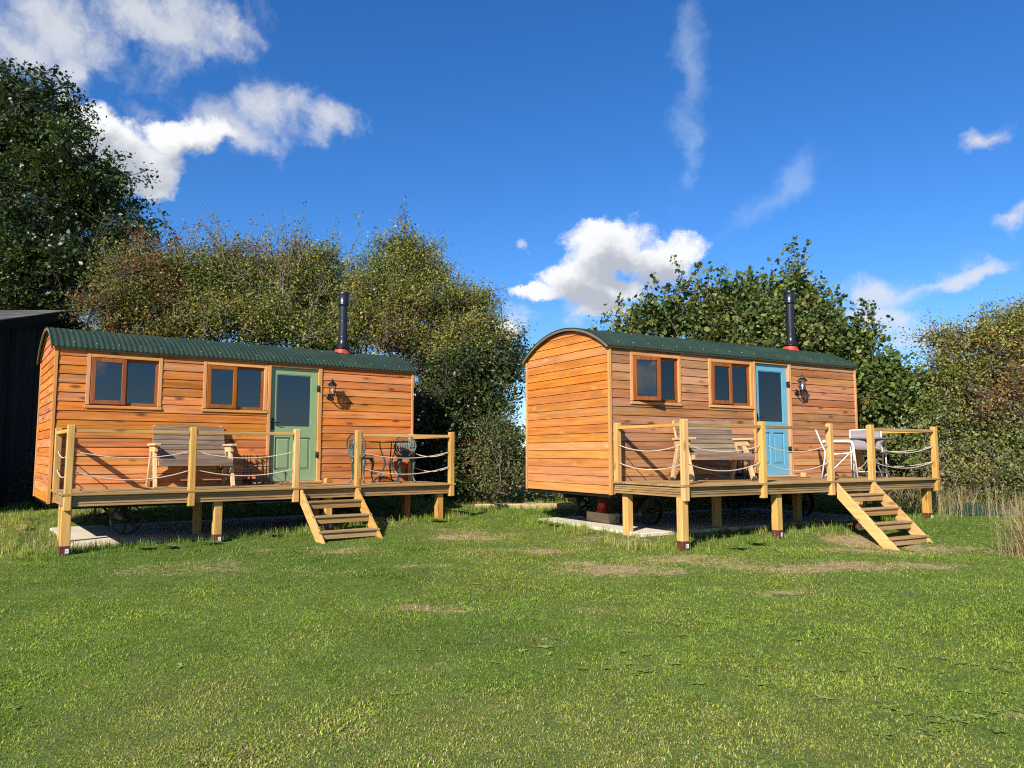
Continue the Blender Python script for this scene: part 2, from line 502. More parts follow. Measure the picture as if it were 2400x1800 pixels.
M['lampglass'] = glass_mat('lantern_glass', 1.5, (.92, .92, .9))
M['curtain'] = plain('linen_curtain', (.62, .58, .52), .9, var=.1)
M['tarp'] = plain('green_tarpaulin', (.020, .042, .030), .9, spec=.1, var=.2, scale=8, bump=.3)
M['leaf'] = leaf_mat('leaf', .5, .2, .35)
M['gloss_leaf'] = leaf_mat('glossy_leaf', .42, .22, .4)
def bark_mat(name, c):
    t = NT(name); tc = t.n('ShaderNodeTexCoord')
    a = t.noise(tc.outputs['Object'], 9, 6, .65); b = t.noise(tc.outputs['Object'], 2.0, 3)
    base = t.mix(t.ramp(a, .3, .7), tuple(x * .55 for x in c), tuple(x * 1.35 for x in c))
    base = t.mix(t.ramp(b, .5, .7, 0, .5), base, (c[0] * .8, c[1] * .95, c[2] * .6))
    t.L.new(base, t.b.inputs['Base Color']); t.b.inputs['Roughness'].default_value = .85
    t.bump(a, .8, .02)
    return t.m
M['bark'] = bark_mat('bark_brown', (.11, .085, .06))
M['bark_dark'] = bark_mat('bark_dark', (.045, .036, .027))
M['bark_pale'] = bark_mat('bark_pale', (.20, .17, .13))
M['cord_grass'] = leaf_mat('dry_grass', .6, .25, .3)

# ------------------------------------------------------------------ the ground
HUT_A = dict(o=Vector((-5.79, 9.90, EYE - .520)), yaw=.632)
HUT_B = dict(o=Vector((2.356, 10.374, EYE - .426)), yaw=.523)
L_, D_, W_ = 5.84, 1.55, 2.46                              # deck length and depth, hut depth
WX0, WX1, ZB = -.067, 5.88, -.20
SLAB_Z = -.755
def to_world(h, x, y, z=0.0):
    c, s = math.cos(h['yaw']), math.sin(h['yaw'])
    return Vector((h['o'].x + x * c - y * s, h['o'].y + x * s + y * c, h['o'].z + z))
def to_local(h, X, Y):
    c, s = math.cos(h['yaw']), math.sin(h['yaw'])
    dx, dy = X - h['o'].x, Y - h['o'].y
    return dx * c + dy * s, -dx * s + dy * c
SLAB = {'A': (.16, 5.75, .78, 3.95), 'B': (.10, 5.75, 1.05, 4.05)}
GY = [-400, 0, 5, 8, 9.6, 10.5, 11.3, 12.2, 13.4, 16, 22, 60, 400, 900]
GZ = [0, 0, .045, .12, .18, .20, .22, .29, .35, .43, .52, .7, 1.2, 1.6]
def rect_dist(lx, ly, r):
    dx = np.maximum(np.maximum(r[0] - lx, lx - r[1]), 0); dy = np.maximum(np.maximum(r[2] - ly, ly - r[3]), 0)
    return np.hypot(dx, dy)
def ground_z(X, Y):
    X, Y = np.asarray(X, float), np.asarray(Y, float)
    z = np.interp(Y, GY, GZ)
    z = z + .035 * (fbm(X * .45, Y * .45, 0, 11) - .5) + .02 * (fbm(X * 1.7, Y * 1.7, 0, 15) - .5)
    z = z - .125 * np.exp(-(((X - 6.0) / 1.5) ** 2 + ((Y - 11.0) / .9) ** 2))           # hollow at the blue hut's steps
    z = z + .05 * np.exp(-(((X - 4.5) / .8) ** 2 + ((Y - 11.5) / .5) ** 2))
    for key, h in (('A', HUT_A), ('B', HUT_B)):
        lx, ly = to_local(h, X, Y)
        d = rect_dist(lx, ly, SLAB[key])
        top = h['o'].z + SLAB_Z
        k = 1 - sstep(d, .02, .55)
        z = z * (1 - k) + np.minimum(z, top - .035) * k if key == 'A' else z * (1 - k) + (top - .05) * k
    return z
BARE = [(-2.35, 10.35, .55, .30, .9), (-.85, 7.1, .28, .2, .9), (-.5, 6.95, .3, .12, .6), (1.3, 8.9, .9, .4, .8), (2.2, 9.6, .8, .4, .8), (3.3, 9.1, .9, .35, .85), (4.4, 9.2, 1.1, .35, .95), (.2, 10.2, .7, .3, .7), (-.6, 11.5, .7, .3, .7),
        (5.0, 10.6, 1.0, .33, 1.0), (5.4, 11.5, .9, .45, .9), (6.2, 11.1, .7, .3, 1.0), (6.9, 10.7, .6, .25, .8), (-1.1, 9.1, .4, .2, .6), (.9, 9.3, .5, .25, .6), (-3.3, 10.3, .3, .15, .9),
        (2.9, 4.4, .2, .12, .5), (-.5, 5.3, .2, .1, .5), (-.7, 16.3, 1.5, .35, 1.0), (.7, 15.6, 1.2, .3, .9), (-1.5, 14.9, .9, .2, .7),
        (2.6, 7.7, .7, .2, .5)]
def bare_mask(X, Y):
    m = np.zeros_like(np.asarray(X, float))
    for x, y, rx, ry, a in BARE:
        d = ((X - x) / rx) ** 2 + ((Y - y) / ry) ** 2
        m = np.maximum(m, a * np.exp(-d * 1.1))
    nz = fbm(X * 2.6, Y * 2.6, 0, 21)
    nz = .5 * nz + .5 * fbm(X * 6.3, Y * 6.3, 0, 23)
    m = m * np.clip(-.75 + 3.2 * nz, 0, 1.3) + .35 * sstep(fbm(X * .9, Y * .9, 0, 31) + .35 * nz, .84, 1.0)
    return np.clip(m, 0, 1)

def build_ground():
    t = NT('ground_soil')
    tc = t.n('ShaderNodeTexCoord')
    a = t.noise(tc.outputs['Object'], 14, 6, .65); b = t.noise(tc.outputs['Object'], .8, 4); c = t.noise(tc.outputs['Object'], 60, 3)
    soil = t.mix(t.ramp(a, .3, .7), (.19, .135, .066), (.40, .305, .160))
    soil = t.mix(t.ramp(c, .62, .75, 0, .6), soil, (.55, .47, .33))
    thatch = t.mix(t.ramp(t.mth('MULTIPLY_ADD', c, .5, t.mth('MULTIPLY', a, .5)), .35, .65), (.055, .090, .016), (.130, .180, .036))
    thatch = t.mix(t.ramp(b, .45, .65, 0, .4), thatch, (.12, .105, .040))
    at = t.n('ShaderNodeAttribute', attribute_name='bare')
    f = t.ramp(t.mth('MULTIPLY_ADD', t.mth('SUBTRACT', a, .5), 1.1, at.outputs['Fac']), .2, .6)
    t.L.new(t.mix(f, thatch, soil), t.b.inputs['Base Color'])
    t.b.inputs['Roughness'].default_value = .95; t.b.inputs['Specular IOR Level'].default_value = .1
    t.bump(t.mth('ADD', a, c), .6, .02)
    far = np.array([25, 40, 70, 120, 250, 500, 900.])
    xs = np.concatenate([-far[::-1], np.arange(-15, 15.01, .14), far])
    ys = np.concatenate([[-300, -80, -20, -6, 0], np.arange(2, 21, .14), [22, 25, 30, 40, 60, 100, 200, 400, 900]])
    X, Y = np.meshgrid(xs, ys)
    Z = ground_z(X, Y)
    nx, ny = len(xs), len(ys)
    i = np.arange(nx * ny).reshape(ny, nx)
    F = np.stack([i[:-1, :-1], i[:-1, 1:], i[1:, 1:], i[1:, :-1]], -1).reshape(-1, 4)
    o = np_mesh('ground', np.stack([X, Y, Z], -1).reshape(-1, 3), F, t.m, smooth=True, extra={'bare': bare_mask(X, Y).ravel()})
    tag(o, 'sloping lawn ground with bare earth patches', 'ground', kind='structure')
build_ground()

def build_slab(key, h, label):
    x0, x1, y0, y1 = SLAB[key]
    n = 26
    rr = random.Random(3 if key == 'A' else 4)
    edge = []
    for (ax, ay), (bx, by) in (((x0, y0), (x1, y0)), ((x1, y0), (x1, y1)), ((x1, y1), (x0, y1)), ((x0, y1), (x0, y0))):
        for k in range(n):
            q = k / n
            edge.append((ax + (bx - ax) * q + rr.uniform(-.025, .025), ay + (by - ay) * q + rr.uniform(-.025, .025)))
    o = MB().prism(edge, SLAB_Z - .13, SLAB_Z, 'z').build('concrete_slab', M['concrete'], bevel=.012)
    o.location = h['o']; o.rotation_euler = (0, 0, h['yaw'])
    tag(o, label, 'slab', kind='structure')
build_slab('A', HUT_A, 'pale concrete slab under the hut with the sage green door')
build_slab('B', HUT_B, 'pale concrete slab under the hut with the sky blue door')

# ------------------------------------------------------------------ the two huts
PITCH_B = .1365                                             # height of one cladding board
ROOF_R, ROOF_TOP, ROOF_Y, ROOF_HW = 2.20, 2.535, D_ + W_ / 2, 1.31
EX0, EX1 = -.16, 5.99
def arch_z(y, drop=0.0):
    o = y - ROOF_Y
    return ROOF_TOP - drop - (ROOF_R - math.sqrt(max(0, ROOF_R ** 2 - o * o)))
def arch_hw(z, drop=0.0):
    k = ROOF_R - (ROOF_TOP - drop - z)
    return math.sqrt(max(0, ROOF_R ** 2 - k * k)) if k < ROOF_R else 0
DX0, DX1, DZ0, DZ1 = 3.13, 3.98, .045, 2.02
WIN = [(.323, 1.383), (2.008, 3.062)]
WZ0, WZ1 = 1.205, 2.035
WALL_TOP = arch_z(D_) - .03

def plank_face(mb, s0, s1, z0, z1, zr0, face, along):
    """one lapped board; face(t) gives the plane, t = how far it stands proud; leans out towards its lower edge"""
    def t(z): return .024 - .011 * (z - zr0) / PITCH_B
    pts = [(s0, z0), (s1, z0), (s1, z1), (s0, z1)]
    vs = [face(s, t(z), z) for s, z in pts] + [face(s, 0.0, z) for s, z in pts]
    mb.add(vs, [(0, 1, 2, 3), (7, 6, 5, 4), (0, 4, 5, 1), (1, 5, 6, 2), (2, 6, 7, 3), (3, 7, 4, 0)])

def build_hut(h, name, label, mats, chim, sash_open, curtains):
    T = thing(name, label, 'hut', h['o'], h['yaw'])
    th = .07
    # --- front wall core with openings, then its boards
    obst = [(DX0 - .06, DX1 + .075, -.03, DZ1 + .03)] + [(a, b, WZ0, WZ1) for a, b in WIN]
    core = MB()
    xs = sorted({WX0 + .002, WX1 - .002, DX0 - .01, DX1 + .01, *[v + s * .05 for a, b in WIN for v, s in ((a, 1), (b, -1))]})
    for a, b in zip(xs, xs[1:]):
        m = (a + b) / 2
        if DX0 - .02 < m < DX1 + .02: spans = [(DZ1 + .01, WALL_TOP)]
        elif any(p < m < q for p, q in WIN): spans = [(ZB + .01, WZ0 + .05), (WZ1 - .05, WALL_TOP)]
        else: spans = [(ZB + .01, WALL_TOP)]
        for z0, z1 in spans: core.box(a, b, D_ + .001, D_ + th, z0, z1)
    front = core.build('front_wall', M['lining'], T)
    rows = []
    z = ZB
    while z < WALL_TOP - .01:
        rows.append((z, min(z + PITCH_B - .009, WALL_TOP)))
        z += PITCH_B
    for z0, z1 in rows:
        cuts = sorted({WX0 + .02, WX1 - .02, *[v for o in obst for v in o[:2]]})
        segs = []
        for a, b in zip(cuts, cuts[1:]):
            m = (a + b) / 2
            lo, hi, split = z0, z1, None
            for o in obst:
                if o[0] < m < o[1] and o[2] < hi and o[3] > lo:
                    if o[2] <= lo and o[3] >= hi: lo = hi
                    elif o[2] > lo: hi = o[2] - .002
                    else: lo = o[3] + .002
            if hi - lo < .012: continue
            if segs and abs(segs[-1][1] - a) < 1e-6 and segs[-1][2] == lo and segs[-1][3] == hi: segs[-1][1] = b
            else: segs.append([a, b, lo, hi])
        for a, b, lo, hi in segs:
            mb = MB()
            plank_face(mb, a + .003, b - .003, lo, hi, z0, lambda s, t, zz: (s, D_ - t, zz), 'x')
            mb.build('board', mats['front'], front)
    # --- back wall
    back = MB().box(WX0, WX1, D_ + W_ - th, D_ + W_ - .001, ZB + .01, WALL_TOP).build('back_wall', M['lining'], T)
    for z0, z1 in rows:
        mb = MB()
        plank_face(mb, WX0 + .02, WX1 - .02, z0, z1, z0, lambda s, t, zz: (s, D_ + W_ + t, zz), 'x')
        mb.build('board', mats['front'], back)
    # --- arched end walls
    def end_poly(z0, z1, inset=.0):
        zt = min(z1, ROOF_TOP - .055)
        if zt - z0 < .012: return None
        n = 7 if zt > WALL_TOP - .05 else 1
        right, left = [], []
        for k in range(n + 1):
            zz = z0 + (zt - z0) * k / n
            hw = min(W_ / 2 - inset, arch_hw(zz, .05))
            right.append((ROOF_Y + hw, zz)); left.append((ROOF_Y - hw, zz))
        return right + left[::-1]
    for sgn, x in ((-1, WX0), (1, WX1)):
        full = end_poly(ZB + .01, ROOF_TOP, .004)
        arch = [(ROOF_Y + W_ / 2 - .004, ZB + .01)]
        for k in range(19):
            o = (W_ / 2 - .004) * (1 - 2 * k / 18)
            arch.append((ROOF_Y + o, arch_z(ROOF_Y + o, .05)))
        arch.append((ROOF_Y - W_ / 2 + .004, ZB + .01))
        wall = MB().prism(arch, x + .001 if sgn < 0 else x - th, x + th if sgn < 0 else x - .001, 'x').build('end_wall', M['lining'], T)
        z = ZB
        while z < ROOF_TOP - .07:
            poly = end_poly(z, z + PITCH_B - .009, .022)
            if poly:
                n = len(poly)
                def t(zz): return .024 - .011 * (zz - z) / PITCH_B
                vs = [(x + sgn * t(p[1]), p[0], p[1]) for p in poly] + [(x, p[0], p[1]) for p in poly]
                fs = [tuple(range(n)), tuple(range(2 * n - 1, n - 1, -1))] + [(i, i + n, (i + 1) % n + n, (i + 1) % n) for i in range(n)]
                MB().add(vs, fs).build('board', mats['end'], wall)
            z += PITCH_B
        for y, sy in ((D_, -1), (D_ + W_, 1)):
            top = arch_z(y) - .05
            mb = MB().box(min(x + sgn * .034, x - sgn * .012), max(x + sgn * .034, x - sgn * .012), min(y + sy * .034, y - sy * .012), max(y + sy * .034, y - sy * .012), ZB - .012, top)
            mb.build('corner_trim', M['trim_z'], T, bevel=.003)
    MB().box(WX0, WX1, D_, D_ + W_, ZB - .05, ZB + .008).build('floor', M['black'], T)
    MB().box(WX0 + th, WX1 - th, D_ + th, D_ + W_ - th, -.02, .02).build('floor_board', M['lining'], T)
    # --- roof: corrugated sheet on an arch, screws, lining, verge trims
    p, amp = .0762, .0062
    nx = int((EX1 - EX0) / p * 7)
    xs = np.linspace(EX0, EX1, nx + 1)
    half = math.asin(ROOF_HW / ROOF_R)
    th_ = np.linspace(-half, half, 21)
    XX, TT = np.meshgrid(xs, th_)
    rad = ROOF_R + amp * np.cos(2 * np.pi * XX / p)
    V = np.stack([XX, ROOF_Y + rad * np.sin(TT), ROOF_TOP - ROOF_R + rad * np.cos(TT)], -1)
    V2 = np.stack([XX, ROOF_Y + (rad - .004) * np.sin(TT), ROOF_TOP - ROOF_R + (rad - .004) * np.cos(TT)], -1)
    nxx, nt_ = len(xs), len(th_)
    i = np.arange(nxx * nt_).reshape(nt_, nxx)
    F = np.stack([i[:-1, :-1], i[:-1, 1:], i[1:, 1:], i[1:, :-1]], -1).reshape(-1, 4)
    k = nxx * nt_
    border = []
    for a, b in ((i[0, :-1], i[0, 1:]), (i[-1, 1:], i[-1, :-1]), (i[1:, 0], i[:-1, 0]), (i[:-1, -1], i[1:, -1])):
        border.append(np.stack([b, a, a + k, b + k], -1))
    F = np.concatenate([F, F[:, ::-1] + k] + border)
    roof = np_mesh('roof', np.concatenate([V.reshape(-1, 3), V2.reshape(-1, 3)]), F, M['roof'], T, smooth=True)
    sm = MB()
    for row, t in ((0, -half + .075), (1, -half * .48), (2, half * .48), (3, half - .075)):
        for q in range(4, int((EX1 - EX0) / p), 4 if row in (0, 3) else 9):
            c = round((EX0 + q * p) / p) * p
            rr = ROOF_R + amp
            a = Vector((c, ROOF_Y + rr * math.sin(t), ROOF_TOP - ROOF_R + rr * math.cos(t)))
            nrm = Vector((0, math.sin(t), math.cos(t)))
            sm.tube([a - nrm * .003, a + nrm * .006], [.009, .006], 6)
    tag(sm.build('roof_screws', M['screw'], roof), kind='stuff')
    def strip(x0, x1, r0, r1, hang=0.0, n=28):
        mb = MB()
        vs = []
        for k in range(n + 1):
            t = -half + 2 * half * k / n
            for r in (r0, r1):
                for x in (x0, x1):
                    vs.append((x, ROOF_Y + r * math.sin(t), ROOF_TOP - ROOF_R + r * math.cos(t)))
        fs = []
        for k in range(n):
            a, b = k * 4, k * 4 + 4
            fs += [(a, a + 1, b + 1, b), (a + 3, a + 2, b + 2, b + 3), (a + 2, a, b, b + 2), (a + 1, a + 3, b + 3, b + 1)]
        fs += [(0, 2, 3, 1), (n * 4, n * 4 + 1, n * 4 + 3, n * 4 + 2)]
        return mb.add(vs, fs)
    strip(EX0 + .05, EX1 - .05, ROOF_R - .034, ROOF_R - .012).build('roof_lining', M['soffit'], roof)
    for x0, x1 in ((EX0 + .004, EX0 + .024), (EX1 - .024, EX1 - .004)):
        strip(x0, x1, ROOF_R - .046, ROOF_R - .0105).build('verge_trim', M['verge'], roof)
    # --- door
    fy = D_ + .012
    for x0, x1 in ((DX0 - .058, DX0 - .004), (DX1 + .004, DX1 + .07)):
        MB().box(x0, x1, D_ - .036, D_ + .05, -.02, DZ1 + .028).build('door_frame', M['trim_z'], T, bevel=.003)
    MB().box(DX0 - .004, DX1 + .004, D_ - .03, D_ + .05, DZ1 + .004, DZ1 + .03).build('door_frame', M['trim_x'], T, bevel=.003)
    MB().box(DX0 - .09, DX1 + .09, D_ - .07, D_ + .05, .004, .040).build('threshold', M['trim_x'], T, bevel=.004)
    w, hgt = DX1 - DX0, DZ1 - DZ0
    px0, px1, pz0, pz1 = DX0 + .105, DX1 - .115, .98, DZ1 - .115
    qz0, qz1 = .235, .80
    mid = (px0 + px1) / 2
    mb = MB()
    mb.box(DX0 + .003, px0, fy, fy + .044, DZ0, DZ1).box(px1, DX1 - .003, fy, fy + .044, DZ0, DZ1)
    mb.box(px0, px1, fy, fy + .044, pz1, DZ1).box(px0, px1, fy, fy + .044, qz1, pz0).box(px0, px1, fy, fy + .044, DZ0, qz0)
    mb.box(mid - .045, mid + .045, fy, fy + .044, qz0, qz1)
    door = mb.build('door', mats['door'], T)
    for a, b in ((px0, mid - .045), (mid + .045, px1)):
        m2 = MB()
        f0, f1, ins = fy + .026, fy + .010, .045
        vs = [(a, f0, qz0), (b, f0, qz0), (b, f0, qz1), (a, f0, qz1), (a + ins, f1, qz0 + ins), (b - ins, f1, qz0 + ins), (b - ins, f1, qz1 - ins), (a + ins, f1, qz1 - ins)]
        m2.add(vs, [(4, 5, 6, 7), (0, 1, 5, 4), (1, 2, 6, 5), (2, 3, 7, 6), (3, 0, 4, 7)])
        m2.build('panel', mats['door'], door)
    MB().box(px0, px1, fy + .020, fy + .024, pz0, pz1).build('pane', M['glass'], door)
    bead = MB()
    for a0, a1, c0, c1 in ((px0, px0 + .014, pz0, pz1), (px1 - .014, px1, pz0, pz1), (px0 + .014, px1 - .014, pz0, pz0 + .014), (px0 + .014, px1 - .014, pz1 - .014, pz1)):
        bead.box(a0, a1, fy + .006, fy + .019, c0, c1)
    bead.build('glazing_bead', mats['door'], door)
    hx = DX0 + .055
    hb = MB().box(hx - .024, hx + .024, fy - .008, fy - .0005, .93, 1.13)
    hb.tube([(hx, fy - .008, 1.06), (hx, fy - .05, 1.06), (hx + .03, fy - .055, 1.055), (hx + .115, fy - .05, 1.06)], [.010, .009, .009, .006], 7)
    hb.build('handle', M['black'], door)
    for zz in (1.68, .50):
        MB().box(DX1 - .012, DX1 + .016, D_ - .044, fy - .001, zz - .05, zz + .05).tube([(DX1 + .002, D_ - .046, zz - .055), (DX1 + .002, D_ - .046, zz + .055)], .009, 7).build('hinge', M['black'], door)
    # --- windows
    for wi, (a, b) in enumerate(WIN):
        fo, tr = D_ - .030, .052
        fr = MB()
        ia, ib, i0, i1 = a + tr, b - tr, WZ0 + tr, WZ1 - tr
        mx = ia + (ib - ia) * .50
        y0, y1 = D_ + .004, D_ + .062
        q = .026
        fr.box(ia, ia + q, y0, y1, i0, i1).box(ib - q, ib, y0, y1, i0, i1).box(ia + q, ib - q, y0, y1, i0, i0 + q).box(ia + q, ib - q, y0, y1, i1 - q, i1)
        fr.box(mx - .02, mx + .02, y0, y1, i0 + q, i1 - q)
        win = fr.build('window', M['frame_z'], T)
        MB().box(a, ia, fo, D_ + .06, WZ0 + tr, WZ1).build('trim', M['trim_z'], win, bevel=.003)
        MB().box(ib, b, fo, D_ + .06, WZ0 + tr, WZ1).build('trim', M['trim_z'], win, bevel=.003)
        MB().box(ia, ib, fo + .002, D_ + .06, WZ1 - tr, WZ1).build('trim', M['trim_x'], win, bevel=.003)
        MB().prism([(fo - .014, WZ0), (fo - .014, WZ0 + tr - .010), (D_ + .06, WZ0 + tr), (D_ + .06, WZ0)], a - .005, b + .005, 'x').build('sill', M['trim_x'], win, bevel=.003)
        # opening sash on the left, fixed pane on the right
        sa, sb, s0, s1 = ia + q * .35, mx + .012, i0 + q * .35, i1 - q * .35
        sw = sb - sa
        bar = .062
        ang = -sash_open[wi]
        def place(o):
            o.location = (sa, D_ + .003, 0); o.rotation_euler = (0, 0, ang)
        sash = MB().box(0, bar, -.046, 0, s0, s1).box(sw - bar, sw, -.046, 0, s0, s1).box(bar, sw - bar, -.046, 0, s0, s0 + bar).box(bar, sw - bar, -.046, 0, s1 - bar, s1)
        o = sash.build('sash', M['frame_z'], win, bevel=.004); place(o)
        o = MB().box(bar, sw - bar, -.022, -.018, s0 + bar, s1 - bar).build('pane', M['glass'], win); place(o)
        MB().box(mx + .02, ib - q, D_ + .028, D_ + .032, i0 + q, i1 - q).build('pane', M['glass'], win)
        bd = MB()
        for p0, p1, r0, r1 in ((mx + .02, mx + .038, i0 + q, i1 - q), (ib - q - .018, ib - q, i0 + q, i1 - q), (mx + .038, ib - q - .018, i0 + q, i0 + q + .018), (mx + .038, ib - q - .018, i1 - q - .018, i1 - q)):
            bd.box(p0, p1, D_ + .008, D_ + .027, r0, r1)
        bd.build('glazing_bead', M['frame_x'], win)
        if curtains[wi]:
            cb = MB()
            path = [(ib - q - .10 + .012 * k, D_ + .10 + .018 * math.sin(k * 1.9)) for k in range(14)]
            vs = [(x, y, zz) for x, y in path for zz in (i0 - .05, i1 + .02)] + [(x, y + .006, zz) for x, y in path for zz in (i0 - .05, i1 + .02)]
            fs = [(2 * k, 2 * k + 2, 2 * k + 3, 2 * k + 1) for k in range(13)] + [(28 + 2 * k, 28 + 2 * k + 1, 28 + 2 * k + 3, 28 + 2 * k + 2) for k in range(13)]
            cb.add(vs, fs, True).build('curtain', M['curtain'], win)
    # --- flue
    cx, cy = chim, 2.22
    zr = arch_z(cy)
    fl = MB().lathe([(.078, zr - .05), (.078, zr + .95)], (cx, cy, 0), 24)
    for zz in (zr + .30, zr + .62): fl.lathe([(.0785, zz - .012), (.0815, zz - .008), (.0815, zz + .008), (.0785, zz + .012)], (cx, cy, 0), 24)
    fl = fl.build('flue', M['flue'], T)
    MB().lathe([(.07, zr + .92), (.102, zr + .925), (.106, zr + .93), (.106, zr + .96), (.102, zr + .965), (.102, zr + 1.13), (.106, zr + 1.14), (.106, zr + 1.185), (.09, zr + 1.19)], (cx, cy, 0), 28).build('cowl', M['flue'], fl)
    MB().lathe([(.0795, zr + .23), (.084, zr + .20), (.115, zr + .13), (.155, zr + .095), (.158, zr + .085), (.10, zr + .09)], (cx, cy, 0), 28).build('storm_collar', M['flue'], fl)
    vs, n = [], 32
    for k in range(n):
        a = 2 * math.pi * k / n
        for r, up in ((.150 + .012 * math.sin(a * 5 + 1), .006), (.13, .05 + .006 * math.sin(3 * a)), (.105, .125)):
            x, y = cx + r * math.cos(a), cy + r * math.sin(a)
            vs.append((x, y, arch_z(y) + amp + up if up < .1 else zr + up))
    fs = [(3 * k + j, 3 * ((k + 1) % n) + j, 3 * ((k + 1) % n) + j + 1, 3 * k + j + 1) for k in range(n) for j in (0, 1)]
    MB().add(vs, fs, True).build('flashing', M['red'], fl)
    # --- chassis, axles and spoked wheels
    ch = MB()
    for y in (2.3, 3.3): ch.box(.25, 5.6, y - .04, y + .04, ZB - .15, ZB - .05)
    for x in (1.03, 4.80): ch.box(x - .05, x + .05, 1.98, 3.6, -.56, -.48).box(x - .06, x + .06, 2.22, 3.38, -.48, ZB - .15)
    chas = ch.build('chassis', M['black'], T, bevel=.004)
    for x in (1.03, 4.80):
        for y in (1.92, 3.68):
            wb = MB()
            r = .236
            n = 40
            prof = [(r, -.04), (r, .04), (r - .022, .04), (r - .022, -.04)]
            vs = [(x + pr * math.cos(2 * math.pi * k / n), y + hh, -.517 + pr * math.sin(2 * math.pi * k / n)) for k in range(n) for pr, hh in prof]
            fs = [(4 * k + j, 4 * k + (j + 1) % 4, 4 * ((k + 1) % n) + (j + 1) % 4, 4 * ((k + 1) % n) + j) for k in range(n) for j in range(4)]
            wb.add(vs, fs)
            wheel = wb.build('wheel', M['black'], T)
            hub = MB().lathe([(.02, -.07), (.045, -.065), (.05, .05), (.03, .06)], (x, y, -.517), 16, axis='y')
            for k in range(6):
                a = math.pi * k / 3 + .3
                d = Vector((math.cos(a), 0, math.sin(a)))
                c = Vector((x, y, -.517))
                hub.bar(c + d * .03, c + d * (r - .015), .018, .042, (-math.sin(a), 0, math.cos(a)))
            hub.build('spokes', M['black'], wheel)
    return T
CLAD_A = dict(front=M['clad_a_x'], end=M['clad_a_y'], door=M['door_green'])
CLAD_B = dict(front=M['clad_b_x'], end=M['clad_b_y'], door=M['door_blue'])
build_hut(HUT_A, 'shepherd_hut', "timber clad shepherd's hut with corrugated roof and sage green door", CLAD_A, 4.73, (0, 0), (0, 0))
build_hut(HUT_B, 'shepherd_hut', "timber clad shepherd's hut with sky blue door and one casement ajar", CLAD_B, 4.93, (R(14), 0), (1, 1))

